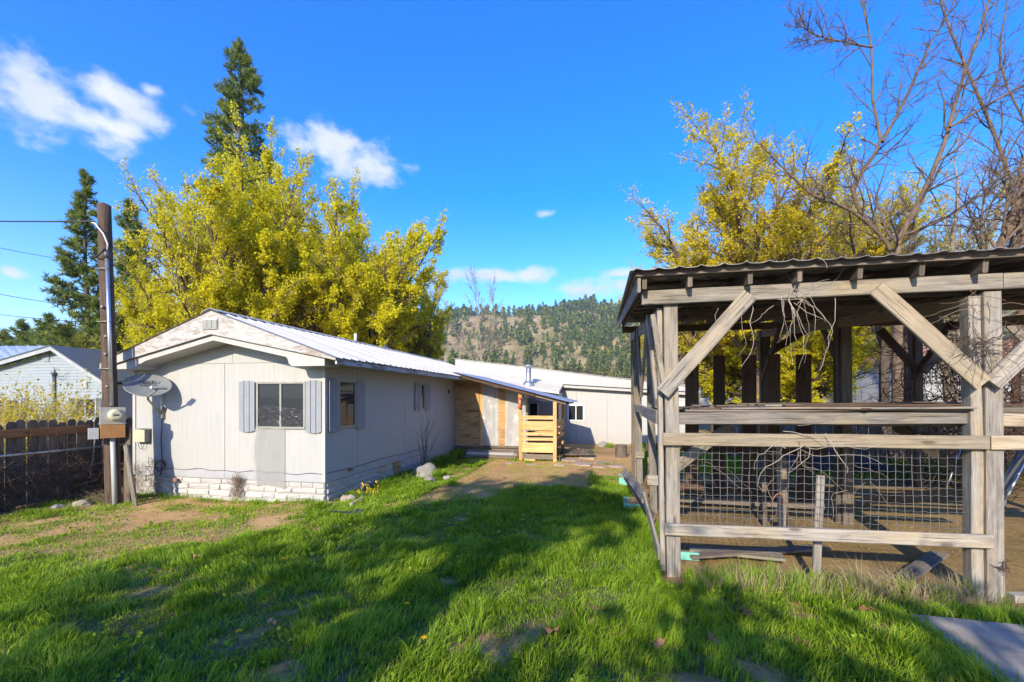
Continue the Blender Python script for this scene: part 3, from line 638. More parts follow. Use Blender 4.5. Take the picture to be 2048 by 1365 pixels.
for i in range(12):
    y0 = GY0 - .03 + i * .92; ov = .004 * (i % 2)
    ribbed(y0, y0 + .935, EX1 + .035, roof_z(EX1) - .005 + ov, RX, RZ + .008 + ov).build('roof_sheet', 'roof_white', home)
    ribbed(y0, y0 + .935, RX, RZ + .008 + ov, EX0 - .03, roof_z(EX0) - .005 + ov).build('roof_sheet', 'roof_white', home)
MB().poly_prism([(RX - .16, RZ - .025), (RX, RZ + .035), (RX + .16, RZ - .025), (RX + .16, RZ - .02), (RX, RZ + .042), (RX - .16, RZ - .02)], 'y', GY0 - .03, HY1 + .2).build('ridge_cap', 'roof_white', home)
def on_roof(px, py):
    d = ray(px, py); n = Vector((RS, 0, 1)); p0 = Vector((RX, 0, RZ + .01)); return CAM + d * ((p0 - CAM).dot(n) / d.dot(n))
p = on_roof(711, 684); MB().tube([p - Vector((0, 0, .05)), p + Vector((0, 0, .22))], .04, 10).build('vent_pipe', 'white_plastic', home)
MB().lathe(p + Vector((0, 0, -.04)), [(.17, 0), (.15, .03), (.05, .07)], 12).build('flashing', 'dark_grey', home)
for px, py in ((771, 695), (930, 735)):
    p = on_roof(px, py); MB().lathe(p + Vector((0, 0, -.05)), [(.15, 0), (.13, .035), (.06, .09), (.055, .12)], 10).build('roof_vent', 'dark_grey', home)
# windows and shutters
def window(parent, face, a0, a1, z0, z1, mull=True, pane='glass_film', fr='frame_alu', y=None, fw=.035):
    # face 'front': a along x on plane y; 'side': a along y on plane x
    Y = HY0 if y is None else y
    def B(a, b_, c, d, o0, o1):
        return ((a, Y - o1, c), (b_, Y - o0, d)) if face == 'front' else ((HX1 + o0, a, c), (HX1 + o1, b_, d))
    w = MB().box(*B(a0 + fw, a1 - fw, z0 + fw, z1 - fw, .006, .012)).build('window', pane, parent)
    mid = (a0 + a1) / 2
    bx('frame', w, fr, *B(a0, a1, z1 - fw, z1, .004, .035)); bx('frame', w, fr, *B(a0, a1, z0, z0 + fw, .004, .04))
    bx('frame', w, fr, *B(a0, a0 + fw, z0 + fw, z1 - fw, .004, .033)); bx('frame', w, fr, *B(a1 - fw, a1, z0 + fw, z1 - fw, .004, .033))
    if mull: bx('frame', w, fr, *B(mid - .018, mid + .018, z0 + fw, z1 - fw, .013, .03))
    return w
def shutter(parent, face, a0, a1, z0, z1, n=3, lean=1):
    sh = None; w = (a1 - a0 - .012 * (n - 1)) / n
    def pr(m, pts, o0, o1): return m.poly_prism(pts, 'y', HY0 - o1, HY0 - o0) if face == 'front' else m.poly_prism(pts, 'x', HX1 + o0, HX1 + o1)
    sh = pr(MB(), [(a0 + .01, z0 + .2), (a1 - .01, z0 + .2), (a1 - .01, z0 + .26), (a0 + .01, z0 + .26)], .004, .018).build('shutter', 'shutter_grey', parent)
    pr(MB(), [(a0 + .01, z1 - .26), (a1 - .01, z1 - .26), (a1 - .01, z1 - .2), (a0 + .01, z1 - .2)], .004, .018).build('batten', 'shutter_grey', sh)
    for i in range(n):
        a = a0 + i * (w + .012); c = .025
        cut0, cut1 = (c, 0) if i == 0 else ((0, c) if i == n - 1 else (0, 0))
        pr(MB(), [(a, z0 + cut0), (a + w, z0 + cut1), (a + w, z1 - cut1), (a, z1 - cut0)], .0185, .04).build('slat', 'shutter_grey', sh)
wf = window(home, 'front', -6.055, -5.08, 1.27, 2.09, pane='glass_film')
# crumpled clear plastic taped over the inside of the pane
def crumple(u, v):
    x = -6.01 + .885 * u; z = 1.31 + .38 * v * (0.75 + 0.25 * math.sin(2.2 * u + 0.8) ** 2)
    return (x, HY0 - .0135 - .05 * abs(mnoise.noise(Vector((x * 9 + z * 5, z * 12, 2)))) - .018 * abs(mnoise.noise(Vector((x * 23, z * 21, 5)))), z)
MB().grid(crumple, 46, 18, False).build('plastic_film', 'film_dark', wf)
shutter(home, 'front', -6.405, -6.085, 1.20, 2.11); shutter(home, 'front', -5.065, -4.765, 1.20, 2.11)
window(home, 'side', 7.24, 7.81, 1.265, 2.13, mull=False, pane='glass'); shutter(home, 'side', 6.95, 7.225, 1.20, 2.15); shutter(home, 'side', 7.825, 8.12, 1.20, 2.15)
window(home, 'side', 10.88, 11.12, 1.52, 2.17, mull=False, pane='glass'); shutter(home, 'side', 10.52, 10.865, 1.48, 2.19); shutter(home, 'side', 11.135, 11.5, 1.48, 2.19)
bx('wall_vent', home, 'dark_grey', (HX1 + .004, 12.95, 1.95), (HX1 + .025, 13.08, 2.06))
# torn window screen hanging below the window
def hang(u, v):
    x = -6.10 + .62 * u + .03 * math.sin(7 * v + 2) * (1 - u); z = 1.27 - 1.02 * v + .05 * math.sin(4 * u) * v
    return (x, HY0 - .022 - .012 * (1 + math.sin(11 * u + 2 * v)) - .004, z)
MB().grid(hang, 14, 10).build('hanging_screen', 'screen', home)
MB().lathe((-7.75, HY0 - .0, .30), [(.02, 0), (.02, .05), (.045, .055), (.045, .075), (.015, .08)], 10, (0, -1, 0)).build('tap', 'brick', home)
# sagging wire along the band
MB().tube([(x, HY0 - .02, .50 + .012 * math.sin(x * 5) + .012 * math.sin(x * 11)) for x in np.linspace(-8.5, -4.75, 30)], .004, 4).build('wall_wire', 'cable', home)
MB().tube([(HX1 + .02, y, .50 + .012 * math.sin(y * 3)) for y in np.linspace(6.9, 11.5, 20)], .004, 4).build('wall_wire', 'cable', home)

# ------------------------------------------------------------------ the second white building across the yard
BY = 18.25
back = thing('mobile_home', (-0.5, BY, 0), 'low white building with dark trim lines behind the porch', 'house')
def up(x): return 3.33 - .13 * (x + 5.4)
def lo_(x): return 2.36 - .065 * (x + 1.69)
bxs = [-6.0, -4.8, -3.6, -2.4, -1.2, 0.02, 1.24, 2.46, 3.0]
for i in range(8):
    a, b_ = bxs[i], bxs[i + 1]
    MB().poly_prism([(a + .003, -.1), (b_ - .003, -.1), (b_ - .003, lo_(b_) - .13), (a + .003, lo_(a) - .13)], 'y', BY + .004 * (i % 2), BY + .06).build('siding_panel', 'siding_back', back)
MB().poly_prism([(-6, -.1), (2.98, -.1), (2.98, up(3) - .05), (-6, up(-6) - .05)], 'y', BY + .061, BY + 6).build('wall_core', 'siding_back', back)
MB().poly_prism([(-6.2, lo_(-6.2)), (3.15, lo_(3.15)), (3.15, up(3.15)), (-6.2, up(-6.2))], 'y', BY - .34, BY - .30).build('gable_board', 'siding_back', back)
MB().poly_prism([(-6.0, lo_(-6) - .13), (3.05, lo_(3.05) - .13), (3.05, lo_(3.05) - .02), (-6.0, lo_(-6.) - .02)], 'y', BY - .26, BY - .002).build('soffit', 'trim_white', back)
MB().poly_prism([(-6.25, up(-6.25) + .002), (3.2, up(3.2) + .002), (3.2, up(3.2) + .03), (-6.25, up(-6.25) + .03)], 'y', BY - .37, BY + 6.2).build('roof', 'galv_old', back)
bv = bx('gable_vent', back, 'trim_white', (-3.42, BY - .37, 2.72), (-3.0, BY - .341, 2.92))
for i in range(3): bx('louvre', bv, 'box_grey', (-3.39 + i * .13, BY - .378, 2.74), (-3.28 + i * .13, BY - .371, 2.90))
p0, p1 = onY(1135, 843, BY), onY(1169, 809, BY)
window(back, 'front', p0.x, p1.x, p0.z, p1.z, pane='glass', fr='white_plastic', y=BY, fw=.06)
p0, p1 = onY(1350, 838, BY), onY(1370, 800, BY)
window(back, 'front', p0.x, p1.x, p0.z, p1.z, mull=False, pane='white_plastic', fr='trim_white', y=BY)
# low connecting wing with the cream roof and the stove pipe
wing = thing('connecting_wing', (-3.2, 17, 0), 'low wing with cream roof and metal stove pipe joining the two white homes', 'building')
bx('wall', wing, 'siding_back', (-4.68, 16.4, 0), (-1.72, 17.85, 2.0))
c_ = [onY(1000, 739, 17.85), onY(1126, 769, 17.85), onY(1118, 784, 16.1), onY(955, 760, 16.1)]
m = MB(); b = m.add(c_ + [v - Vector((0, 0, .08)) for v in c_]); m.quadfaces([[b + i for i in f] for f in ((3, 2, 1, 0), (4, 5, 6, 7), (0, 1, 5, 4), (1, 2, 6, 5), (2, 3, 7, 6), (3, 0, 4, 7))]); m.build('roof', 'roof_cream', wing)
sp_ = onY(1057, 772, 16.6)
st = MB().tube([sp_ + Vector((0, 0, -.3)), sp_ + Vector((0, 0, .72))], .10, 14).build('stove_pipe', 'galv', wing)
MB().lathe(sp_ + Vector((0, 0, -.08)), [(.30, 0), (.16, .24), (.11, .26)], 14).build('pipe_flashing', 'galv', st)
MB().lathe(sp_ + Vector((0, 0, .66)), [(.11, 0), (.12, .06), (.17, .08), (.17, .10), (.06, .14)], 14).build('pipe_cap', 'galv', st)
bx('window', wing, 'glass', (-3.1, 16.37, 1.05), (-2.5, 16.398, 1.6)); 
for a in ((-3.15, 1.0, -3.1, 1.65), (-2.5, 1.0, -2.45, 1.65), (-2.83, 1.05, -2.78, 1.6)): bx('frame', wing, 'white_plastic', (a[0], 16.35, a[1]), (a[2], 16.396, a[3]))
bx('door', wing, 'cedar', (-4.3, 16.36, .1), (-3.5, 16.398, 1.95))

# ------------------------------------------------------------------ porch
PY = 13.55
porch = thing('porch', (-3.2, PY, 0), 'patched porch of plywood and clear plastic under a sloping metal roof', 'porch')
def pr_z(x): return 2.55 - .255 * (x + 4.3)
DZ = .31
for i in range(5): bd('deck_board', porch, 'old_wood', (-4.68, 13.5 + .14 + i * .42, DZ - .02), (-1.5, 13.5 + .14 + i * .42, DZ - .02), .40, .035, (0, 1, 0))
bd('deck_beam', porch, 'old_wood', (-4.68, 13.53, DZ - .12), (-2.3, 13.53, DZ - .12), .16, .04)
for x in (-4.5, -3.4, -2.3): bx('footing', porch, 'brick', (x - .12, 13.55, -.05), (x + .12, 13.8, .12))
def sheet_y(name, mat, pts, y0, y1): return MB().poly_prism(pts, 'y', y0, y1).build(name, mat, porch)
sheet_y('plywood_panel', 'plywood', [(-4.70, DZ), (-3.90, DZ), (-3.90, pr_z(-3.9) - .12), (-4.70, pr_z(-4.7) - .12)], PY, PY + .02)
sheet_y('stud', 'post_board', [(-3.885, DZ - .1), (-3.80, DZ - .1), (-3.80, pr_z(-3.8) - .12), (-3.885, pr_z(-3.88) - .12)], PY - .01, PY + .08)
sheet_y('stud', 'old_wood', [(-3.66, DZ), (-3.58, DZ), (-3.58, pr_z(-3.6) - .12), (-3.66, pr_z(-3.6) - .12)], PY + .06, PY + .14)
sheet_y('plywood_panel', 'plywood', [(-3.30, DZ - .02), (-3.05, DZ - .02), (-2.96, pr_z(-3.0) - .14), (-3.30, pr_z(-3.3) - .14)], PY - .01, PY + .008)
def film(xa, xb, top, y):
    def fn(u, v):
        x = xa + (xb - xa) * u; zt = pr_z(x) - .14; z = zt + (DZ + .02 - zt) * v
        return (x + .03 * mnoise.noise(Vector((v * 3, u, 5))), y - .03 * mnoise.noise(Vector((x * 4, z * 2.4, 1))) - .02 * mnoise.noise(Vector((x * 11, z * 5, 4))), z)
    return MB().grid(fn, 16, 26).build('plastic_sheet', 'film', porch)
film(-3.80, -3.28, 0, PY - .03); film(-3.06, -2.42, 0, PY - .035)
bx('inner_wall', porch, 'siding_back', (-3.8, PY + .5, DZ), (-2.45, PY + .55, pr_z(-2.4) - .2))
# posts
PXR, PYR = -1.43, 12.66
bd('post', porch, 'post_board', (-2.43, 12.78, 0), (-2.45, 12.78, pr_z(-2.45) - .13), .10, .09, (1, 0, 0)); bd('post', porch, 'pine_board', (PXR, PYR, -.02), (PXR, PYR, pr_z(PXR) - .12), .10, .09, (1, 0, 0))
bd('post', porch, 'post_board', (PXR, 15.1, -.02), (PXR, 15.1, pr_z(PXR) - .12), .09, .09, (1, 0, 0)); bd('post', porch, 'old_wood', (PXR - .1, 14.0, 0), (PXR - .1, 14.0, pr_z(PXR) - .12), .09, .05, (1, 0, 0))
bx('block', porch, 'pine_board', (-2.32, 12.70, -.01), (-2.0, 12.86, .07))
# slatted front and side
def slat_px(y0, y1, xa, xb, y, mat):
    z0, z1 = onY(1080, y1, y).z, onY(1080, y0, y).z
    bd('slat', porch, mat, (xa, y, (z0 + z1) / 2), (xb, y, (z0 + z1) / 2), z1 - z0, .022, (0, 0, 1))
for y0, y1, mt in ((832, 839.5, 'pine_board'), (843, 861.5, 'pine_board'), (865.5, 872, 'pine_board'), (876, 882, 'pine_board'), (886, 905.5, 'pine_board'), (909, 919, 'old_wood')):
    slat_px(y0, y1, -2.38, PXR - .04, 12.70, mt)
for zc, w_, mt in ((1.05, .16, 'pine_board'), (.86, .14, 'pine_board'), (.66, .08, 'pine_board'), (.52, .16, 'old_wood'), (.22, .12, 'old_wood')):
    bd('slat', porch, mt, (PXR + .03, 12.72, zc), (PXR + .03, 15.1, zc), w_, .02, (0, 0, 1))
for zc, w_, mt, y in ((.93, .10, 'pine_board', 14.0), (.72, .1, 'pine_board', 14.0), (.5, .14, 'old_wood', 14.0)):
    bd('slat', porch, mt, (-2.3, y, zc), (PXR, y, zc), w_, .02, (0, 0, 1))
bd('brace', porch, 'old_wood', (PXR + .12, 12.74, 0.0), (PXR + .05, 13.3, .35), .09, .03, (0, 0, 1))
# steps
bd('step_tread', porch, 'old_wood', (-4.25, 13.25, .19), (-2.55, 13.25, .19), .30, .035, (0, 1, 0)); bd('step_riser', porch, 'grey_wood', (-4.2, 13.1, .12), (-2.6, 13.1, .10), .14, .02, (0, .35, 1)); bd('step_tread', porch, 'old_wood', (-4.3, 12.97, .05), (-2.6, 12.97, .06), .07, .05, (0, 0, 1))
MB().grid(lambda u, v: (-4.15 + 1.45 * u, 13.16 - .16 * v - .01 * mnoise.noise(Vector((u * 9, v * 4, 3))), .215 - .10 * v + .014 * mnoise.noise(Vector((u * 8, v * 5, 0)))), 16, 5).build('step_cover', 'film', porch)
MB().poly_prism([(12.92, -.03), (13.0, -.03), (13.5, .25), (13.5, .32), (13.3, .30)], 'x', -2.62, -2.56).build('step_stringer', 'old_wood', porch); MB().poly_prism([(12.92, -.03), (13.0, -.03), (13.5, .25), (13.5, .32), (13.3, .30)], 'x', -4.36, -4.30).build('step_stringer', 'old_wood', porch)
# roof: rafters, sheets
for y in (12.72, 13.6, 14.5, 15.6): bd('rafter', porch, 'old_wood', (-4.5, y, pr_z(-4.5) - .075), (-1.12, y, pr_z(-1.12) - .075), .10, .045, (0, 0, 1))
bd('fascia', porch, 'dark_wood', (-4.45, 12.64, pr_z(-4.45) - .07), (-2.0, 12.64, pr_z(-2.0) - .07), .11, .025, (0, 0, 1))
bd('beam', porch, 'post_board', (PXR, 12.7, pr_z(PXR) - .16), (PXR, 15.6, pr_z(PXR) - .16), .10, .05, (0, 0, 1))
for i in range(4):
    y0 = 12.55 + i * .84; ov = .004 * (i % 2)
    ribbed(y0, y0 + .85, -.98, pr_z(-.98) - .02 + ov, -4.4, pr_z(-4.4) - .012 + ov, .15, .018).build('roof_sheet', 'galv', porch)
MB().grid(lambda u, v: (-2.35 + .85 * u, 12.72 + .4 * v, pr_z(-2.35 + .85 * u) - .13 - .10 * v * (1 - u) - .06 * math.sin(3.1 * u) * (1 - v)), 8, 4).build('plastic_sheet', 'film', porch)
# red bird feeder hanging on the front post
bf = thing('bird_feeder', (-2.44, 12.68, 1.55), 'small red and glass feeder hanging on the wooden porch post', 'feeder')
MB().lathe((-2.44, 12.67, 1.50), [(.02, 0), (.055, .03), (.055, .06), (.03, .07)], 12).build('base', 'red', bf); MB().lathe((-2.44, 12.67, 1.57), [(.04, 0), (.045, .12), (.03, .2)], 12).build('bottle', 'copper_glass', bf); MB().lathe((-2.44, 12.67, 1.77), [(.035, 0), (.045, .03), (.01, .06)], 12).build('cap', 'red', bf)
MB().tube([(-2.44, 12.67, 1.80), (-2.44, 12.69, 1.92), (-2.44, 12.73, 1.98)], .004, 4).build('hook', 'dark_grey', bf)
# ------------------------------------------------------------------ utility pole with its meter
PBX, PBY = onY(227, 797, 6.14).x, 6.14
pole = thing('utility_pole', (PBX, PBY, 0), 'weathered brown wooden power pole with conduit and rusty meter box', 'pole')
ptop = onY(211, 412, PBY + .02); ptop.y = PBY
def pole_pt(z): f = z / ptop.z; return Vector((PBX + (ptop.x - PBX) * f, PBY, z))
def pole_mesh():
    m = MB(); n = 18; rings = []; H = ptop.z
    for i in range(15):
        z = -.2 + (H + .2) * i / 14; c = pole_pt(z); r0 = .112 - .018 * i / 14
        rings.append(m.add([c + Vector((math.cos(2 * math.pi * j / n), math.sin(2 * math.pi * j / n), 0)) * (r0 * (1 - .07 * (j in (3, 8, 13, 14)) + .03 * mnoise.noise(Vector((j * 1.7, z * .6, 0))))) + Vector((0, 0, (.05 * mnoise.noise(Vector((j * .9, 3, 1))) if i == 14 else 0))) for j in range(n)]))
    for i in range(14):
        for j in range(n):
            z0, z1 = i * .38, (i + 1) * .38; v0, v1 = j * .047, (j + 1) * .047
            m.quadfaces([[rings[i] + j, rings[i] + (j + 1) % n, rings[i + 1] + (j + 1) % n, rings[i + 1] + j]], [[(z0, v0), (z0, v1), (z1, v1), (z1, v0)]], True)
    m.quadfaces([[rings[-1] + j for j in range(n)]]); return m
pole_mesh().build('shaft', 'pole_wood', pole)
PN = Vector((.86, -.51, 0)).normalized(); PT = Vector((-PN.y, PN.x, 0)) * -1     # mounting side of the pole, and along it (to the left)
if PT.dot(Vector((CA, SA, 0))) > 0: PT = -PT
cz0, cz1 = 1.72, onY(230, 517, PBY).z
co = lambda z: pole_pt(z) + PN * .150
cd = MB().tube([co(cz0 - .05), co(cz1)], .027, 12).build('conduit', 'galv', pole)
MB().tube([co(1.2), co(.6) + PN * .01, co(0.0) + PN * .03], .036, 12).build('conduit', 'box_grey', pole)
MB().lathe(co(cz1 - .02), [(.036, 0), (.055, .03), (.055, .09), (.03, .13)], 12).build('weatherhead', 'dark_grey', pole)
for z in (2.3, 3.1, 4.0):
    c = pole_pt(z); MB().tube([c + PN * .20 - PT * .02, c + PN * .15 + PT * .06, c + PT * .14], .008, 5).build('strap', 'frame_alu', cd)
for z, dx in ((2.55, .5), (2.0, .4), (3.35, .8), (2.85, .4)): dd = (PN + PT * dx).normalized(); MB().lathe(pole_pt(z) + dd * .12, [(.025, 0), (.025, .012), (.012, .02)], 8, dd).build('bolt', 'galv_old', pole)
# service loop at the top
z_ = cz1 + .09
MB().tube([co(z_), co(z_ + .12) + Vector((.05, -.02, 0)), co(z_ + .3) + Vector((-.02, -.03, 0)), pole_pt(z_ + .48) + Vector((-.02, -.15, 0)), pole_pt(z_ + .5) + Vector((-.12, -.12, 0))], .012, 6).build('service_loop', 'white_plastic', pole)
MB().tube([co(z_), co(z_ + .04) + Vector((.03, -.05, 0)), co(z_ - .08) + Vector((-.06, -.09, 0)), co(z_ - .1) + Vector((-.18, -.06, 0)), pole_pt(z_ + .02) + Vector((-.13, -.09, 0))], .014, 6).build('service_loop', 'cable', pole)
# meter box
mz0, mz1 = pole_pt(1.1).z, 0
mz0, mz1 = onY(236, 876, PBY - .1).z, onY(236, 815, PBY - .1).z
def mbox(nm, par, mat, t0, t1, d0, d1, z0, z1):
    c = pole_pt(1.3); c.z = 0; m = MB(); q = [c + PT * t + PN * d for t, d in ((t0, d0), (t1, d0), (t1, d1), (t0, d1))]
    b0 = m.add([v + Vector((0, 0, z0)) for v in q] + [v + Vector((0, 0, z1)) for v in q]); m.quadfaces([[b0 + i for i in f] for f in ((3, 2, 1, 0), (4, 5, 6, 7), (0, 1, 5, 4), (1, 2, 6, 5), (2, 3, 7, 6), (3, 0, 4, 7))]); return m.build(nm, mat, par)
mb = mbox('meter_box', pole, 'meter_metal', -.16, .16, .115, .25, mz0 + .245, mz1)
mbox('box_cover', mb, 'rust', -.155, .155, .117, .254, mz0, mz0 + .243); mbox('box_lip', mb, 'meter_metal', -.17, .17, .116, .262, mz0 + .228, mz0 + .25)
mc = pole_pt(1.3); mc.z = mz1 - .13; mc = mc + PN * .25 - PT * .03
mt_ = MB().lathe(mc, [(.105, 0), (.105, .02), (.09, .03), (.082, .075), (.06, .09)], 20, PN).build('meter', 'beige', mb)
mdl = MB().board(mc + PN * .092 + PT * .035, mc + PN * .092 - PT * .035, .028, .004).build('meter_dial', 'dark_grey', mt_)
mbox('side_box', pole, 'box_grey', .175, .30, .10, .2, mz0 - .01, mz0 + .17)
tag(bd('wooden_prop', None, 'fence_wood', pole_pt(0) + Vector((.28, .02, -.05)), pole_pt(0) + Vector((.19, .1, 1.30)), .13, .05, (1, 0, 0)), 'grey board standing upright against the power pole below the meter', 'board'); tag(bd('wooden_prop', None, 'grey_wood', pole_pt(0) + Vector((.50, -.02, -.03)), pole_pt(0) + Vector((.24, .02, 1.0)), .08, .045, (1, 0, 0)), 'thin grey stake leaning on the power pole below the meter', 'stake')
# overhead cables
def cable(name, a, b_, sag, r, label, mat='cable', grp=None):
    a, b_ = Vector(a), Vector(b_)
    pts = [a.lerp(b_, i / 24) - Vector((0, 0, sag * 4 * (i / 24) * (1 - i / 24))) for i in range(25)]
    return tag(MB().tube(pts, r, 5).build(name, mat), label, 'cable', grp)
pa = pole_pt(ptop.z - .32) + Vector((-.05, -.12, 0))
cable('overhead_cable', pa, atD(-700, 395, 17), .25, .014, 'service cable running from the top of the wooden power pole')
for i, (a, b_, Z, lb) in enumerate((((-300, 425), (190, 529), 27, 'highest thin power line beyond the wooden pole'), ((-300, 523), (190, 618), 27, 'middle thin power line beyond the wooden pole'), ((-300, 583), (190, 646), 26, 'lowest drooping line above the roof beyond the wooden pole'))):
    cable('overhead_cable', atD(a[0], a[1], Z - 2), atD(b_[0], b_[1], Z + 4), .25, .017, lb)

# ------------------------------------------------------------------ satellite dish
dm = onY(324, 822, HY0 - .02)
dish = thing('satellite_dish', (dm.x, HY0, dm.z), 'grey oval satellite dish with receiver arm fixed to the white gable wall', 'dish')
dn = Vector((.50, -.42, .757)).normalized(); dc = atD(296, 772, 8.02)
du = Vector((dn.y, -dn.x, 0)).normalized(); dv = du.cross(dn).normalized()
if dv.z < 0: dv = -dv
def dish_pt(r, a, off=0): return dc + du * (r * .345 * math.cos(a)) + dv * (r * .305 * math.sin(a)) + dn * (.075 * r * r - .05 + off)
def dish_mesh():
    m = MB(); n = 36; K = [0.001, .2, .4, .6, .8, .95, 1.0]
    rg = [m.add([dish_pt(r, 2 * math.pi * j / n, off) for j in range(n)]) for off, rs in ((0, K), (-.018, K[::-1])) for r in rs]
    for i in range(len(rg) - 1): m.quadfaces([[rg[i] + j, rg[i] + (j + 1) % n, rg[i + 1] + (j + 1) % n, rg[i + 1] + j] for j in range(n)], None, True)
    return m
refl = dish_mesh().build('reflector', 'dish_grey', dish)
def lettering(txt, size, c, ux, uy, n, parent, mat, depth=.002):
    cu = bpy.data.curves.new('lettering', 'FONT'); cu.body = txt; cu.size = size; cu.align_x = 'CENTER'; cu.extrude = depth
    o = bpy.data.objects.new('lettering', cu); col.objects.link(o); dg = bpy.context.evaluated_depsgraph_get()
    me = bpy.data.meshes.new_from_object(o.evaluated_get(dg)); bpy.data.objects.remove(o)
    rot = Matrix((ux, uy, n)).transposed().to_4x4(); me.transform(rot); me.transform(Matrix.Translation(Vector(c) - world_loc(parent)))
    me.materials.clear(); me.materials.append(M[mat]); ob = bpy.data.objects.new('lettering', me); col.objects.link(ob); ob.parent = parent; return ob
uxx = du if du.dot(Vector((CA, SA, 0))) > 0 else -du
lettering('dish', .15, dc + dv * .09 + dn * -.022, uxx, dv, dn, refl, 'dark_grey'); lettering('TURBOHD', .055, dc + dv * .035 + dn * -.03, uxx, dv, dn, refl, 'dark_grey')
MB().tube([dc + uxx * (.10 + .07 * math.cos(a)) + dv * (.15 + .07 * math.sin(a)) + dn * -.018 for a in np.linspace(-1.2, 2.4, 14)], [.002 + .006 * math.sin(math.pi * i / 13) for i in range(14)], 5).build('swoosh_mark', 'dark_grey', refl)
bot = dish_pt(.97, -math.pi / 2) if dish_pt(.97, -math.pi / 2).z < dc.z else dish_pt(.97, math.pi / 2)
ln_ = atD(320, 776, 7.74)
MB().board(bot - dn * .02, ln_, .032, .022, dv).build('feed_arm', 'dish_grey', dish)
lb_ = MB().board(ln_ + uxx * .10, ln_ - uxx * .11, .06, .05, dv).build('receiver', 'dish_grey', dish)
for s in (-.09, 0, .08): MB().lathe(ln_ + uxx * s, [(.022, 0), (.03, .04), (.03, .07), (.01, .075)], 10, dc - ln_).build('horn', 'white_plastic', lb_)
br = Vector((dm.x, HY0 - .03, dm.z))
MB().tube([dc - dn * .06, dc - dn * .12 - Vector((0, 0, .16)), br + Vector((.02, -.02, -.06))], .02, 8).build('mast_arm', 'frame_alu', dish)
bx('bracket', dish, 'galv_old', (br.x - .05, HY0 - .06, br.z - .14), (br.x + .05, HY0 - .004, br.z + .08))
MB().tube([(br.x, HY0 - .03, br.z + .45), (br.x, HY0 - .03, br.z - .1)], .014, 8).build('mast', 'white_plastic', dish)
MB().tube([(br.x + .01 * math.sin(i), HY0 - .03, br.z - .1 - i * .1) for i in range(12)], .008, 5).build('coax', 'cable', dish)
c0 = Vector((br.x + .02, HY0 - .05, .55))
MB().tube([c0 + Vector((.11 * math.cos(a), -.02 - .02 * math.sin(3 * a), .10 * math.sin(a * 1.05))) for a in np.linspace(0, 14, 60)], .006, 4).build('coax_coil', 'cable', dish)
# beige box by the corner
jb0, jb1 = onY(265, 884, HY0 - .12), onY(289, 860, HY0 - .12)
jb = bx('junction_box', None, 'beige', (jb0.x, HY0 - .12, jb0.z), (jb1.x, HY0 - .02, jb1.z)); tag(jb, 'small beige utility box on the white wall below the dish', 'box')
bx('back_plate', jb, 'dark_grey', (jb0.x - .01, HY0 - .0205, jb0.z - .01), (jb1.x + .02, HY0 - .001, jb1.z + .015)); bx('hinge', jb, 'frame_alu', (jb1.x - .12, HY0 - .13, jb1.z + .0005), (jb1.x - .07, HY0 - .05, jb1.z + .02))
MB().tube([(jb0.x + .04 + .07 * (1 - math.cos(a)), HY0 - .05, jb0.z - .14 * math.sin(a)) for a in np.linspace(0, math.pi, 14)], .005, 4).build('loop_cable', 'cable', jb)

# ------------------------------------------------------------------ picket fence along the left
FX = -9.5
fence = thing('picket_fence', (FX, 6, 0), 'weathered dog-eared wooden picket fence with an orange rail beside the power pole', 'fence')
pm = MB(); w = .134; h = 1.42
pm.poly_prism([(-w / 2, 0), (w / 2, 0), (w / 2, h - .045), (w / 2 - .03, h), (-w / 2 + .03, h), (-w / 2, h - .045)], 'x', -.009, .009)
for i, f in enumerate(pm.f): pm.uv[i] = [(pm.v[q].z, pm.v[q].y) for q in f]
pick = None
y = 3.9
while y < 11.6:
    if pick is None: pick = pm.build('picket', 'fence_wood', fence, origin=(0, 0, 0)); o = pick
    else: o = pick.copy(); col.objects.link(o); o.parent = fence
    o.location = Vector((FX + rnd.uniform(-.008, .008), y, rnd.uniform(-.05, .03))) - world_loc(fence); o.rotation_euler = (rnd.uniform(-.012, .012), rnd.uniform(-.01, .01), rnd.uniform(-.03, .03)); y += .141 + rnd.uniform(0, .006)
bd('rail', fence, 'cedar', (FX + .035, 3.9, 1.215), (FX + .035, 6.62, 1.235), .14, .03, (0, 0, 1)); bd('rail', fence, 'fence_wood', (FX + .035, 6.64, 1.1), (FX + .035, 11.5, 1.1), .09, .03, (0, 0, 1)); bd('rail', fence, 'fence_wood', (FX - .03, 3.9, .3), (FX - .03, 11.5, .3), .09, .03, (0, 0, 1))
for y in (4.6, 7.0, 9.4): bd('post', fence, 'fence_wood', (FX - .07, y, -.1), (FX - .07, y, 1.36), .09, .09, (1, 0, 0))
CXX = -9.36
def chain_mesh(fn, W, H, pitch, r):
    # diamond netting on a patch (u along, v up), as one mesh of thin wires
    m = MB(); n = int((W + H) / pitch)
    for s in (0, 1):
        for i in range(n + 1):
            c = i * pitch
            a, b_ = (c, 0.0), (c - H, H)
            if a[0] > W: a = (W, c - W)
            if b_[0] < 0: b_ = (0.0, c)
            if a[1] >= H or b_[1] <= 0: continue
            if s: a, b_ = (W - a[0], a[1]), (W - b_[0], b_[1])
            m.tube([fn(*a), fn((a[0] + b_[0]) / 2, (a[1] + b_[1]) / 2), fn(*b_)], r, 3, False)
    return m
clf = thing('chain_link_fence', (CXX, 6, 0), 'low chain-link fence covered in brown dead vines beside wooden pickets', 'fence')
bd_ = lambda a, b_, r, nm: MB().tube([a, b_], r, 10).build(nm, 'galv', clf)
bd_((CXX, 3.8, .885), (CXX, 7.3, .885), .022, 'top_rail')
for y in (4.35, 6.82): bd_((CXX, y, -.1), (CXX, y, .93), .026, 'post')
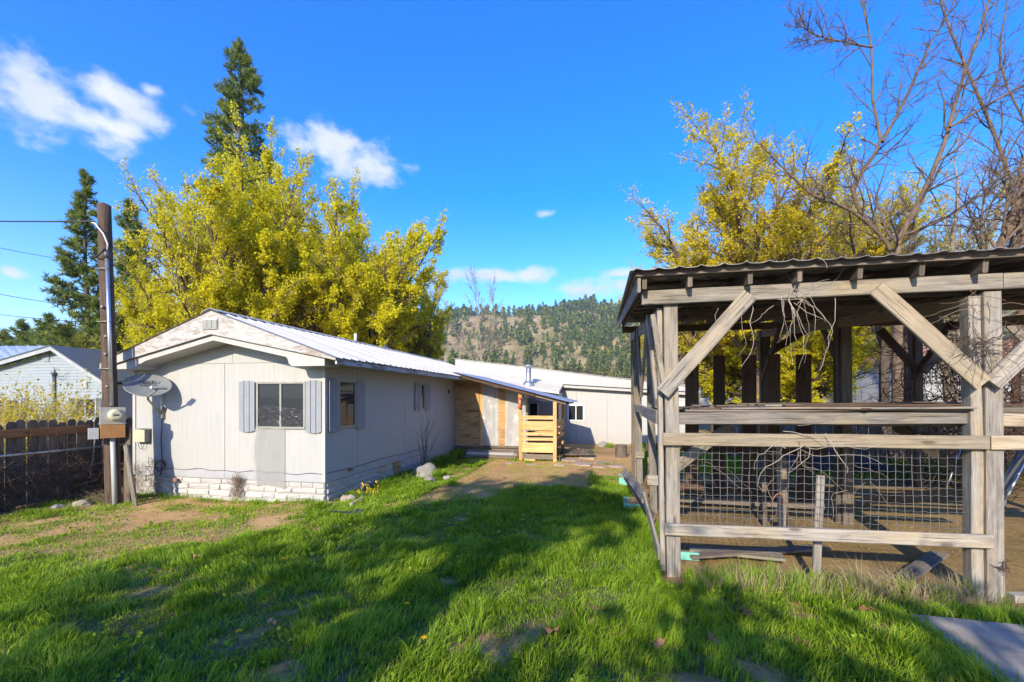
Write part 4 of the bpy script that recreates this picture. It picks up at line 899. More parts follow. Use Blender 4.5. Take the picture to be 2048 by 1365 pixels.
tag(chain_mesh(lambda u, v: (CXX + .012 * math.sin(u * 9), 4.0 + u, .02 + v), 3.1, .86, .062, .0026).build('netting', 'wire', clf), kind='stuff')
bd('stake', clf, 'grey_wood', (CXX + .05, 6.50, .32), (CXX + .04, 6.60, 1.05), .02, .02, (0, 1, 0))
def tangle(name, n, gen, mat, r=(.002, .005), seg=7, step=.11, grav=-.1, parent=None, sides=3, wander=.55, seed=1):
    rr = random.Random(seed); m = MB()
    for i in range(n):
        p, d = gen(rr); p = Vector(p); d = Vector(d).normalized(); pts = [p.copy()]
        for k in range(rr.randint(max(3, seg - 3), seg + 2)):
            d = (d + Vector((rr.gauss(0, wander), rr.gauss(0, wander), rr.gauss(0, wander) + grav)) * .6).normalized(); p = p + d * step * rr.uniform(.6, 1.3)
            if p.z < .01: p.z = .01
            pts.append(p.copy())
        r0 = rr.uniform(*r); m.tube(pts, [r0 * (1 - .6 * k / len(pts)) for k in range(len(pts))], sides, False)
    return m.build(name, mat, parent)
v1 = tangle('dry_vines', 1500, lambda rr: ((CXX - .02 + rr.gauss(0, .035), rr.uniform(3.8, 7.4), rr.uniform(0, .86) ** 1.15), (rr.gauss(0, .25), rr.gauss(0, 1), rr.gauss(.2, 1))), 'vine_brown', (.002, .006), 6, .10, -.05, seed=4, wander=.6)
tag(v1, 'brown dead vines matted on the chain-link fence', 'vines', kind='stuff')

# ------------------------------------------------------------------ neighbour's house beyond the fence
NY = 13.0
nb = thing('neighbour_house', (-21, NY, 0), 'pale blue house with lap siding and metal roof beyond the picket fence', 'house')
na = onY(100, 693, NY - .3); nr = onY(204, 762, NY - .3); nl = onY(0, 722, NY - .3)
sl_r = (na.z - nr.z) / (nr.x - na.x); sl_l = (na.z - nl.z) / (na.x - nl.x); nxl = -28.0; nxr = nr.x - .1
nz_ = lambda x: na.z - (sl_r * (x - na.x) if x > na.x else sl_l * (na.x - x)) - .16
z = .2
while z < na.z - .25:
    z1 = z + .115; zm = z + .05
    a = nxl if nz_(nxl) > zm else na.x - (na.z - .16 - zm) / sl_l; b_ = nxr if nz_(nxr) > zm else na.x + (na.z - .16 - zm) / sl_r
    m = MB(); b0 = m.add([(a, NY - .022, z), (b_, NY - .022, z), (b_, NY - .002, z1 + .01), (a, NY - .002, z1 + .01), (a, NY + .02, z), (b_, NY + .02, z)])
    m.quadfaces([[b0, b0 + 1, b0 + 2, b0 + 3], [b0 + 4, b0 + 5, b0 + 1, b0]]); m.build('lap_board', 'neigh_siding', nb); z = z1
MB().poly_prism([(nxl, 0), (nxr, 0), (nxr, nz_(nxr)), (na.x, nz_(na.x)), (nxl, nz_(nxl))], 'y', NY + .021, NY + 8).build('wall_core', 'neigh_siding', nb)
bx('corner_trim', nb, 'neigh_trim', (nxr - .02, NY - .035, 0), (nxr + .06, NY + .05, nz_(nxr) - .02))
for sx, xe in ((1, nr.x + .1), (-1, nxl)):
    ze = na.z - (sl_r * (xe - na.x) if sx > 0 else sl_l * (na.x - xe))
    q = [(na.x, na.z), (xe, ze), (xe, ze - .15), (na.x, na.z - .15)]; MB().poly_prism(q if sx < 0 else q[::-1], 'y', NY - .3, NY - .26).build('rake_board', 'neigh_trim', nb)
    q = [(na.x, na.z + .045), (xe, ze + .045), (xe, ze + .002), (na.x, na.z + .002)]; MB().poly_prism(q if sx < 0 else q[::-1], 'y', NY - .33, NY + (8.2 if sx > 0 else .2)).build('roof_edge', 'neigh_dark', nb)
# main metal roof rising behind the left rake, sheet by sheet
ra0 = Vector((nxl, NY - .1, na.z - sl_l * (na.x - nxl) + .05)); ra1 = Vector((na.x, NY - .1, na.z + .05))
rb0 = onY(-260, 694, 16.6); rb1 = onY(96, 692, 16.6)
for i in range(18):
    f0, f1 = i / 18, (i + 1) / 18; a, b_, c, d = ra0.lerp(ra1, f0), ra0.lerp(ra1, f1), rb0.lerp(rb1, f1), rb0.lerp(rb1, f0)
    m = MB(); e = Vector((0, 0, .045)); b0 = m.add([a, b_, c, d, a + e, a.lerp(b_, .12) + e, d.lerp(c, .12) + e, d + e, a.lerp(b_, .14), d.lerp(c, .14)])
    m.quadfaces([[b0, b0 + 1, b0 + 2, b0 + 3], [b0 + 4, b0 + 5, b0 + 6, b0 + 7], [b0 + 5, b0 + 8, b0 + 9, b0 + 6]]); m.build('roof_sheet', 'roof_metal', nb)
def pbox(nm, par, mat, xa, xb, ya, yb, o0, o1): a, b_ = onY(xa, yb, NY), onY(xb, ya, NY); return bx(nm, par, mat, (a.x, NY - o1, a.z), (b_.x, NY - o0, b_.z))
v_ = pbox('gable_vent', nb, 'neigh_trim', 87, 100, 705, 724, .022, .045)
for i in range(6): pbox('louvre', v_, 'neigh_siding', 88.5, 98.5, 707 + i * 2.7, 708.8 + i * 2.7, .0452, .055)
v_ = pbox('wall_vent', nb, 'neigh_trim', 164, 177, 763, 777, .022, .045)
for i in range(4): pbox('louvre', v_, 'box_grey', 165.5, 175.5, 765 + i * 2.9, 767 + i * 2.9, .0452, .055)
w_ = pbox('window', nb, 'glass', 156, 193, 799, 832, .022, .03)
for a in ((153.5, 156, 797, 833), (193, 195.5, 797, 833), (156, 193, 797, 799), (172, 174.5, 799, 833)): pbox('frame', w_, 'neigh_trim', *a, .022, .06)
pbox('shutter', nb, 'neigh_dark', 141, 153, 797, 833, .023, .05); pbox('shutter', nb, 'neigh_dark', 196, 206, 797, 833, .023, .05)
w_ = pbox('window', nb, 'glass', -30, 44, 801, 835, .022, .03)
for a in ((-32, 44, 799, 801), (12, 15, 801, 835), (42, 45, 799, 835)): pbox('frame', w_, 'neigh_trim', *a, .022, .06)
pbox('shutter', nb, 'neigh_dark', 46, 55, 797, 835, .023, .05)
sm = onY(108, 750, NY - .06); mm = MB().tube([sm, Vector((sm.x, sm.y, .4))], .05, 8).build('service_mast', 'neigh_dark', nb)
MB().lathe(sm - Vector((0, 0, .02)), [(.06, 0), (.10, .04), (.10, .1), (.05, .13)], 10).build('mast_head', 'neigh_dark', mm)
MB().tube([sm + Vector((0, -.05, .05)), sm + Vector((.25, -.2, -.12)), sm + Vector((.5, -.3, .05)), sm + Vector((.55, -.35, .25))], .012, 5).build('drip_loop', 'cable', mm); MB().tube([sm + Vector((0, -.05, .05)), sm + Vector((.3, -.2, .02)), sm + Vector((.5, -.25, .2))], .012, 5).build('drip_loop', 'cable', mm)

# ------------------------------------------------------------------ open timber shed
shed = thing('timber_shed', (2.0, 4.92, 0), 'open weathered timber pole shed with corrugated roof and wire mesh front', 'shed')
SX = [.66, 3.38, 6.2]; SY = [4.92, 7.4, 10.7]
def bz(y): return 2.76 + .092 * (y - 4.92)        # underside of the beams
G, O = 'grey_wood', 'old_wood'
# posts (each front post is a pair of timbers)
bd('post', shed, G, (SX[0] + .02, SY[0], -.15), (SX[0] - .015, SY[0], bz(SY[0]) + .01), .135, .10, (1, 0, 0), 4, .006)
bd('post', shed, G, (SX[0] - .085, SY[0] + .05, .0), (SX[0] - .12, SY[0] + .05, bz(SY[0]) - .02), .05, .11, (1, 0, 0), 3, .004)
bd('post', shed, G, (SX[1] + .045, SY[0] - .01, -.2), (SX[1] + .01, SY[0] - .01, bz(SY[0]) + .0), .135, .14, (1, 0, 0), 4, .006)
bd('post', shed, G, (SX[1] - .073, SY[0] + .012, -.2), (SX[1] - .105, SY[0] + .012, bz(SY[0]) - .03), .095, .12, (1, 0, 0), 4, .006)
bd('post', shed, G, (SX[2], SY[0], -.2), (SX[2], SY[0], bz(SY[0])), .14, .14, (1, 0, 0))
bd('post', shed, G, (SX[0] + .06, SY[1], -.2), (SX[0] - .0, SY[1], bz(SY[1])), .115, .10, (1, 0, 0), 4, .008); bd('post', shed, G, (SX[0] + .02, SY[2] - .9, -.2), (SX[0] - .04, SY[2] - .9, bz(SY[2] - .9)), .12, .10, (1, 0, 0), 4, .008)
bd('splice_block', shed, G, (SX[0] - .04, SY[1] - .07, .52), (SX[0] + .14, SY[1] - .07, .52), .16, .035); bd('splice_block', shed, G, (SX[0] - .06, SY[2] - .97, .62), (SX[0] + .10, SY[2] - .97, .62), .14, .035)
for x, y in ((SX[1], SY[1]), (SX[1], SY[2]), (SX[2], SY[1]), (SX[2], SY[2]), (SX[0], SY[2] + .05)):
    bd('post', shed, O, (x + .03, y, -.2), (x, y, bz(y)), .14, .12, (1, 0, 0), 3, .006); bd('post', shed, O, (x - .07, y + .03, -.2), (x - .095, y + .03, bz(y) - .02), .05, .10, (1, 0, 0), 2, .004)
# beams
bd('beam', shed, G, (.35, SY[0] - .085, bz(SY[0]) + .075), (SX[1] + .06, SY[0] - .09, bz(SY[0]) + .085), .145, .05, (0, 0, 1), 5, .004); bd('beam', shed, G, (SX[1] + .065, SY[0] - .09, bz(SY[0]) + .085), (6.6, SY[0] - .085, bz(SY[0]) + .085), .14, .05, (0, 0, 1), 3, .004)
bd('beam', shed, O, (.4, SY[0] + .085, bz(SY[0]) + .075), (6.6, SY[0] + .085, bz(SY[0]) + .075), .14, .04, (0, 0, 1), 3, .004)
for y in SY[1:]:
    bd('beam', shed, O, (.35, y - .08, bz(y) + .075), (6.6, y - .08, bz(y) + .075), .145, .045, (0, 0, 1), 3, .005)
for i, x in enumerate(SX):
    bd('side_beam', shed, 'tan_wood' if i else G, (x - .10 + .02 * i, SY[0] + .08, bz(SY[0]) - .075), (x - .10 + .02 * i, SY[2] + .3, bz(SY[2]) - .06), .15, .04, (0, 0, 1), 4, .005)
# rafters, purlins, corrugated sheets
rx = [onY(px, 575, 4.72).x for px in (1290, 1377, 1495, 1596, 1713, 1833, 1961)]; rx += [rx[-1] + .46 * (i + 1) for i in range(7)]
def rz(y): return bz(y) + .15
for x in rx: bd('rafter', shed, O, (x + rnd.uniform(-.01, .01), 4.66, rz(4.66) + .066), (x, 11.1, rz(11.1) + .066), .125, .042, (0, 0, 1), 3, .004)
bd('barge_board', shed, G, (.315, 4.64, rz(4.64) + .05), (.255, 11.15, rz(11.15) + .05), .16, .03, (0, 0, 1), 4, .004)
for i in range(11):
    y = 4.75 + i * .62; bd('purlin', shed, O, (.29, y, rz(y) + .15), (6.7, y, rz(y) + .15), .085, .032, (0, 1, 0), 2, .003)
bd('eave_board', shed, O, (.27, 4.62, rz(4.62) + .155), (6.7, 4.62, rz(4.62) + .155), .07, .02, (0, 0, 1), 3, .003)
def corr(x0, x1, lift):
    m = MB(); n = int(round((x1 - x0) / .0325)); ya, yb = 4.53, 11.25
    f = lambda x: .022 * max(0, 1 - abs(((x / .195) % 1) - .5) * 4.4)
    xs_ = [x0 + (x1 - x0) * i / n for i in range(n + 1)]
    b = m.add([(x, ya, rz(ya) + .172 + lift + f(x)) for x in xs_] + [(x, yb, rz(yb) + .172 + lift + f(x)) for x in xs_] + [(x, ya, rz(ya) + .168 + lift + f(x)) for x in xs_] + [(x, yb, rz(yb) + .168 + lift + f(x)) for x in xs_])
    k = n + 1
    m.quadfaces([[b + i, b + i + 1, b + k + i + 1, b + k + i] for i in range(n)] + [[b + 2 * k + i, b + 3 * k + i, b + 3 * k + i + 1, b + 2 * k + i + 1] for i in range(n)] + [[b + 2 * k + i, b + 2 * k + i + 1, b + i + 1, b + i] for i in range(n)]); return m
for i in range(8): corr(.22 + i * .82, .22 + (i + 1) * .82 + .03, .005 * (i % 2)).build('roof_sheet', 'galv_old', shed)
# diagonal braces on the front
def brace(a, b_, y, w_, mat=G, t=.042): p, q = onY(*a, y), onY(*b_, y); return bd('brace', shed, mat, p, q, w_, t, (0, 0, 1) if abs(q.x - p.x) > .2 else (1, 0, 0), 4, .004)
brace((1325, 786), (1500, 590), 4.80, .15); brace((1965, 768), (1752, 577), 4.775, .15, 'tan_wood'); brace((1984, 768), (2200, 560), 4.775, .15)
brace((1332, 790), (1305, 630), 4.83, .05, G, .05)
# side braces along the left row
def line(nm, mat, p, q, w_, t, wd=(0, 0, 1), **k): return bd(nm, shed, mat, p, q, w_, t, wd, 3, .004, **k)
line('brace', G, (SX[0] - .13, 5.1, 1.75), (SX[0] - .13, 6.2, bz(6.2) - .02), .12, .04); line('brace', G, (SX[0] - .13, SY[1] - .05, 1.85), (SX[0] - .13, 6.3, bz(6.3) - .05), .10, .04)
line('brace', O, (SX[0] - .12, SY[1] + .08, 1.9), (SX[0] - .12, 8.4, bz(8.4) - .03), .12, .04); line('brace', G, (SX[0] - .14, 9.75, 1.9), (SX[0] - .14, 8.6, bz(8.6) - .05), .10, .04)
line('side_rail', G, (SX[0] - .13, 4.99, 1.60), (SX[0] - .11, 7.42, 1.60), .15, .04); line('side_rail', G, (SX[0] - .06, 7.47, 1.60), (SX[0] - .08, 9.9, 1.60), .14, .04)
for x in SX[1:]:
    line('brace', 'dark_wood', (x - .1, SY[2] - .05, 2.2), (x - .1, SY[2] - 1.1, bz(SY[2] - 1.1) - .02), .12, .04); line('brace', O, (x + .1, SY[1] + .1, 2.0), (x + .1, SY[1] + 1.0, bz(SY[1] + 1) - .02), .12, .04)
brace((1838, 745), (1760, 660), 10.55, .16, 'dark_wood'); brace((1846, 745), (1890, 690), 10.55, .16, O); brace((1540, 705), (1620, 655), 10.5, .15, 'dark_wood')
brace((2010, 640), (2090, 720), 10.5, .16, O)
# front rails
def rail(nm, px0, y00, y01, px1, y10, y11, y, mat=G, t=.042):
    a0, a1, b0, b1 = onY(px0, y00, y), onY(px0, y01, y), onY(px1, y10, y), onY(px1, y11, y)
    return bd(nm, shed, mat, (a0 + a1) / 2, (b0 + b1) / 2, (a0 - a1).length, t, (0, 0, 1), 5, .004, w1=(b0 - b1).length)
rail('rail', 1352, 825, 849, 1936, 825, 848, 4.93); rail('rail', 1988, 827, 853, 2300, 829, 856, 4.93)
rail('rail', 1326, 866, 891, 1976, 872, 899, 4.825, 'tan_wood'); rail('rail', 1979, 872, 900, 2300, 873, 902, 4.825, 'tan_wood'); rail('rail', 1330, 1047, 1070, 1984, 1070, 1097, 4.815)
bd('brace', shed, G, onY(1338, 945, 5.02), onY(1460, 852, 5.6), .13, .04, (0, 0, 1), 2)
bd('brace', shed, O, onY(1790, 850, 6.0), onY(1950, 960, 5.0), .13, .04, (0, 0, 1), 2)
bd('brace', shed, O, (SX[1] + .1, 5.1, .9), (SX[1] + .2, 7.3, .35), .13, .04, (0, 0, 1), 2)
# loft: supports and a loose layer of boards
for y in (5.02, 6.2, 7.32): bd('loft_joist', shed, O, (SX[0], y, 1.585 if y < 5.5 else 1.6), (SX[1] + 2.9, y, 1.60), .12, .04, (0, 0, 1))
lb = thing('lumber_pile', (2, 6, 1.66), 'loose weathered boards stacked on the loft of the timber shed', 'lumber')
for i in range(39):
    y = 4.98 + (i % 13) * .185 + rnd.uniform(-.03, .03); lay = i // 13; x0 = .70 + rnd.uniform(0, .5) + .5 * lay; x1 = x0 + rnd.uniform(1.6, 2.6); zz = 1.667 + lay * .026 + rnd.uniform(0, .004)
    if i in (3, 8): x1 = 4.6
    if i in (0, 13): x0, x1 = .8 + .35 * lay, 3.26
    bd('board', lb, ('old_wood', 'grey_wood', 'dark_wood', 'old_wood')[i % 4], (x0, y, zz), (x1, y + rnd.uniform(-.12, .12), zz + rnd.uniform(0, .03)), rnd.uniform(.1, .19), .02, (0, 1, 0), 3, .006)
for i in range(6): bd('board', lb, ('old_wood', 'grey_wood')[i % 2], (3.5 + i * .02, 5.0 + i * .3, 1.675), (6.1, 5.0 + i * .32, 1.69), .16, .02, (0, 1, 0), 2)
bd('plank_end', lb, 'dark_wood', (2.3, 4.93, 1.70), (2.75, 5.3, 1.70), .3, .015, (.6, -.5, 0), 1, 0)
# upright dark planks at the middle
for px, w_ in ((1384, .215), (1438, .18), (1498, .22), (1548, .185), (1607, .225), (1450 - 120, .2)):
    p = onY(px, 711, 8.1); bd('upright_plank', shed, 'dark_wood', (p.x, 8.1, .05), (p.x, 8.1, p.z + rnd.uniform(-.02, .02)), w_, .035, (1, 0, 0), 3, .003)
for z in (.28, .95): bd('plank_rail', shed, 'dark_wood', (SX[0], 8.14, z), (SX[1] + .1, 8.14, z), .13, .035, (0, 0, 1))
bd('plank_rail', shed, 'old_wood', (SX[0] + .1, 7.95, .12), (SX[1] + .1, 7.95, .10), .11, .04, (0, 0, 1))
for px, y, z1 in ((1530, 6.9, 1.5), (1562, 6.6, 1.25), (1572, 6.3, 1.05)): p = onY(px, 900, y); bd('thin_post', shed, O if px != 1562 else 'grey_wood', (p.x, y, -.05), (p.x - .03, y, z1), .06, .04, (1, 0, 0))
# wire mesh on the front
wm = MB(); W0, W1 = SX[0] + .05, SX[1] - .12
nx_ = 37
for i in range(nx_): 
    x = W0 + (W1 - W0) * i / (nx_ - 1); wm.tube([(x + .004 * math.sin(z * 40 + i), 4.955 + .012 * math.sin(x * 3 + z * 4), z) for z in np.linspace(.44, 1.36, 8)], .0026, 3, False)
for j in range(12):
    z = .52 + j * .072; wm.tube([(x, 4.95 + .012 * math.sin(x * 3 + z * 4), z + .006 * math.sin(x * 7 + j) + (.004 if i % 2 else -.004)) for i, x in enumerate(np.linspace(W0, W1, 46))], .0024, 3, False)
tag(wm.build('wire_mesh', 'wire', shed), kind='stuff')
bd('stake', shed, G, onY(1632, 1152, 4.99) + Vector((0, 0, -.03)), onY(1641, 951, 4.99), .075, .03, (1, 0, 0), 2, .002)
# nails and a hanging wire are too small; a rusty knot of wire on the right post
tangle('rusty_wire_knot', 16, lambda rr: ((SX[1] + .06 + rr.gauss(0, .015), 4.80, .30 + rr.gauss(0, .02)), (rr.gauss(0, 1), -.5, rr.gauss(0, 1))), 'vine_brown', (.003, .005), 4, .02, 0, shed, 4, .9, 5)
# dry vines hanging through the shed
def hangvine(px, py, y, n, seed, label, ln=7, sx=.10, sz=.05, mat='twig_pale', up=-.2, r=(.0018, .004), wan=.5, dz=-.5):
    p = onY(px, py, y); o = tangle('dry_vine', n, lambda rr: (p + Vector((rr.gauss(0, sx), rr.gauss(0, .05), rr.gauss(0, sz))), (rr.gauss(0, .9), rr.gauss(0, .3), rr.gauss(dz, .8))), mat, r, ln, .07, up, seed=seed, sides=4, wander=wan)
    return tag(o, label, 'vine')
hangvine(1592, 590, 4.77, 16, 3, 'pale dry vine hanging over the front beam of the timber shed', 8, .05, .07, 'twig_pale', -.3); hangvine(1560, 600, 4.80, 9, 13, 'thin vine strands trailing under the shed roof beside the long brace', 9, .35, .05, 'twig_pale', -.35, dz=-1)
hangvine(1600, 880, 4.79, 12, 4, 'bare curling vine stems on the shed rail above the wire mesh', 9, .12, .10, 'twig_pale', -.15)
hangvine(1955, 690, 4.75, 60, 5, 'dark tangled vine knot on the front post where two braces meet', 5, .05, .05, 'bark_dark', -.02, (.002, .004), .7); hangvine(1950, 600, 4.76, 12, 6, 'thin dry vine wound over the beam above the braced front post', 6, .06, .05, 'twig_dry', -.1)
hangvine(1700, 960, 5.0, 8, 8, 'thin dry stems caught in the wire mesh right of the stake', 7, .25, .12, 'twig_dry'); hangvine(1450, 950, 5.0, 6, 9, 'thin dry stems caught in the wire mesh left of the stake', 6, .2, .1, 'twig_dry')
tag(MB().tube([onY(px, py, 6.2) for px, py in ((1543, 1014), (1545, 1000), (1552, 990), (1562, 986), (1568, 996), (1566, 1008))], .006, 5).build('orange_cord', 'orange_cord'), 'short loop of orange cord behind the wire mesh', 'cord')
# ------------------------------------------------------------------ loose things round the yard
def onG(px, py): p = onZ(px, py, 0); return Vector((p.x, p.y, gh(p.x, p.y)))
wb = MB(); pts = [Vector((.30, 8.75, .42)), Vector((.40, 7.2, .50)), Vector((.46, 5.9, .55)), Vector((.53, 4.86, .20))]
for i in range(3): wb.board(pts[i], pts[i + 1], .13 + .02 * i, .03, (.5 - .3 * i, 0, 1), 2, .004)
tag(wb.build('warped_board', 'grey_wood'), 'long warped grey slab leaning along the left posts of the shed', 'board')
tag(bd('warped_board', None, 'old_wood', (.33, 8.6, .36), (.62, 6.3, .18), .12, .025, (.3, 0, 1)), 'dark split slab beneath the long grey slab beside the shed', 'board')
def planter(a, b_, dep, label):
    p = onG((a[0] + b_[0]) / 2, b_[1]); q0, q1 = onY(a[0], a[1], p.y), onY(b_[0], b_[1], p.y)
    t = thing('planter_box', (p.x, p.y, 0), label, 'planter'); w_ = (q1.x - q0.x); h_ = max(q0.z, .12)
    bx('front_board', t, 'teal', (q0.x, p.y, -.03), (q1.x, p.y + .022, h_)); bx('back_board', t, 'teal', (q0.x, p.y + dep, -.03), (q1.x, p.y + dep + .022, h_))
    bx('side_board', t, 'teal', (q0.x, p.y + .0225, -.03), (q0.x + .022, p.y + dep - .0005, h_ - .003)); bx('side_board', t, 'teal', (q1.x - .022, p.y + .0225, -.03), (q1.x, p.y + dep - .0005, h_ - .003))
    MB().grid(lambda u, v: (q0.x + .023 + (w_ - .046) * u, p.y + .023 + (dep - .024) * v, h_ - .02 + .07 * math.sin(math.pi * u) * math.sin(math.pi * v) + .02 * mnoise.noise(Vector((u * 5, v * 5, 1)))), 8, 8).build('soil', 'ground', t)
    return t
planter((1249, 1008), (1292, 1025), .5, 'teal painted planter box of dry soil beside the shed post'); planter((1238, 956), (1263, 969), .45, 'small teal planter box in the grass near the firewood')
tag(MB().box((SX[0] + .10, 5.30, .0), (SX[0] + .34, 5.33, .085)).build('teal_board', 'teal'), 'short teal board lying under the bottom rail of the shed', 'board')
# firewood beside the left posts
def log(p, ax, r, ln, seed):
    m = MB(); rr = random.Random(seed); ax = Vector(ax).normalized(); a = ax.orthogonal().normalized(); b2 = ax.cross(a); n = 7
    pr = [(math.cos(x), math.sin(x)) for x in np.linspace(-.3, math.pi * rr.uniform(.8, 1.3), n - 1)] + [(0.0, -.25)]
    R_ = [m.add([Vector(p) + ax * (s * ln / 2) + (a * x + b2 * y) * r * rr.uniform(.92, 1.08) for x, y in pr]) for s in (-1, 1)]
    for j in range(n): m.quadfaces([[R_[0] + j, R_[0] + (j + 1) % n, R_[1] + (j + 1) % n, R_[1] + j]], [[(0, j * .05), (0, j * .05 + .05), (ln, j * .05 + .05), (ln, j * .05)]])
    m.quadfaces([[R_[0] + j for j in range(n)][::-1], [R_[1] + j for j in range(n)]]); return m
c = 0
for row in range(5):
    for i in range(6):
        y = 8.3 + i * .17 + rnd.uniform(-.02, .02); o = log((1.0 + rnd.uniform(-.05, .05), y, .07 + row * .13), (1, rnd.uniform(-.1, .1), rnd.uniform(-.05, .05)), .085, .42, c).build('firewood_log', ('pine_board', 'plywood', 'bark', 'old_wood', 'cedar')[(c * 7 + row) % 5])
        tag(o, 'split firewood log stacked inside the left side of the shed', 'log', 'firewood logs stacked in the shed'); c += 1
tag(bd('board', None, 'pine_board', (.80, 5.5, .0), (.76, 5.55, .95), .06, .03, (0, 1, 0)), 'narrow orange board standing behind the corner post of the shed', 'board')
tag(bd('board', None, 'old_wood', (.9, 5.3, .05), (2.5, 5.9, .06), .16, .03, (0, 1, 0)), 'dark board lying on the dirt floor behind the wire mesh', 'board'); tag(bd('board', None, 'grey_wood', (.95, 5.6, .035), (1.9, 5.45, .05), .20, .03, (0, 1, 0)), 'short grey board on the dirt behind the corner post', 'board')
tag(bd('board', None, 'grey_wood', onG(1800, 1165) + Vector((0, 0, .03)), onG(1880, 1110) + Vector((0, 0, .05)), .16, .03, (1, 0, 0)), 'pale plank lying in dry weeds below the bottom shed rail', 'plank')
tag(bd('board', None, 'grey_wood', onG(1850, 1180) + Vector((0, 0, .03)), onG(1935, 1180) + Vector((0, 0, .03)), .07, .03, (0, 1, 0)), 'thin pale stick of lumber lying by the braced shed post', 'plank')
bd_o = bd('concrete_scrap', None, 'concrete', onG(2020, 1195) + Vector((0, 0, .03)), onG(2075, 1198) + Vector((0, 0, .03)), .10, .07, (0, 1, 0)); tag(bd_o, 'broken concrete piece on the dirt near the path', 'rubble')
# stump
sp = onG(1242, 914); stp = thing('tree_stump', sp, 'short cut tree stump standing on the yard by the white building', 'stump')
sm_ = MB(); n = 16; rg = [sm_.add([sp + Vector((math.cos(2 * math.pi * j / n) * r * (1 + .10 * mnoise.noise(Vector((j * .8, 0, 2)))), math.sin(2 * math.pi * j / n) * r, z)) for j in range(n)]) for r, z in ((.20, -.05), (.18, .1), (.175, .3), (.18, .38))]
for i in range(3): sm_.quadfaces([[rg[i] + j, rg[i] + (j + 1) % n, rg[i + 1] + (j + 1) % n, rg[i + 1] + j] for j in range(n)], [[(i * .2, j * .07), (i * .2, j * .07 + .07), (i * .2 + .2, j * .07 + .07), (i * .2 + .2, j * .07)] for j in range(n)])
sm_.build('bark', 'bark', stp); MB().lathe(sp + Vector((0, 0, .36)), [(.172, 0), (.17, .025)], 16).build('cut_face', 'old_wood', stp)
# wooden walkway pallet and flagstones
wk = thing('walkway_pallet', onG(1160, 905), 'low wooden pallet step lying on the dirt behind the porch', 'pallet')
for i in range(6):
    a, b_ = onZ(1130 + i * 10, 899, .1), onZ(1134 + i * 10, 910, .1); bd('slat', wk, 'old_wood', (a.x, a.y, .1), (b_.x, b_.y, .1), .13, .025, (1, 0, 0))
a, b_ = onZ(1128, 911, .05), onZ(1192, 910, .05); bd('side_board', wk, 'old_wood', (a.x, a.y, .045), (b_.x, b_.y, .045), .1, .03, (0, 0, 1))
fsl = [(1140, 921, 26, 4), (1175, 916, 22, 3), (1205, 925, 24, 4), (1165, 930, 30, 4), (1232, 933, 22, 3), (1120, 931, 18, 3), (1060, 931, 14, 3), (1018, 928, 13, 2), (1200, 935, 16, 2)]
for i, (px, py, w_, h_) in enumerate(fsl):
    c = onG(px, py); m = MB(); sc = (c - CAM).length / FPX; rr = random.Random(i + 40); n = 7
    pg = [(c.x + w_ * sc * .9 * math.cos(2 * math.pi * j / n) * rr.uniform(.7, 1.1), c.y + w_ * sc * .7 * math.sin(2 * math.pi * j / n) * rr.uniform(.7, 1.1)) for j in range(n)]
    tag(m.poly_prism(pg, 'z', -.05, c.z + .03).build('flagstone', 'rock_tan'), 'flat grey flagstone sunk in the dirt by the porch', 'stone', 'flagstones by the porch')
def rock(px, py, r, seed, mat, label, nm='rock', n=3, cat='rock', group=None, dz=.35):
    c = onG(px, py); return tag(MB().rock(c + Vector((0, 0, r[2] * dz)), r, seed, n).build(nm, mat, origin=c), label, cat, group)
rock(852, 951, (.33, .3, .20), 5, 'rock', 'large dark boulder in the grass beside the shaded wall'); rock(893, 957, (.09, .08, .07), 6, 'rock', 'small pale rock by the grass tuft beyond the boulder'); rock(858, 962, (.13, .1, .08), 7, 'rock', 'small grey rock just before the dark boulder')
rock(694, 1004, (.13, .10, .11), 8, 'rock_tan', 'tan broken stone by the corner of the white home', n=2); rock(1205, 893, (.16, .14, .14), 18, 'rock', 'brown rock at the foot of the low white building'); rock(1214, 892, (.12, .1, .09), 19, 'brick', 'reddish rock next to the brown rock below the low white building')
tag(bd('paving_slab', None, 'rock_tan', onG(702, 1016) + Vector((0, 0, .02)), onG(724, 1004) + Vector((0, 0, .05)), .10, .06, (0, .3, 1)), 'tan stone slab tilted in the grass by the corner', 'stone')
rock(165, 1010, (.15, .1, .06), 21, 'concrete', 'pale concrete lump at the foot of the power pole', n=2); rock(115, 1016, (.10, .08, .04), 22, 'rock', 'small grey stone on the path edge under the dead vines', n=2)
c = onG(697, 1027); tag(MB().grid(lambda u, v: (c.x - .25 + .5 * u, c.y - .18 + .3 * v, c.z + .05 + .02 * math.sin(5 * u) * math.cos(4 * v)), 8, 6).build('rubber_mat', 'rubber'), 'black rubber mat crumpled in the grass by the tan stones', 'mat')
# brick footings at the end of the side wall
for i in range(4): tag(bx('brick_block', None, 'brick', (-4.66 + .005 * (i % 2), 13.05 + (i % 2) * .24, .0 + (i // 2) * .105), (-4.42, 13.27 + (i % 2) * .24, .10 + (i // 2) * .105)), 'reddish block piled against the wall beside the porch step', 'block', 'blocks beside the porch step')
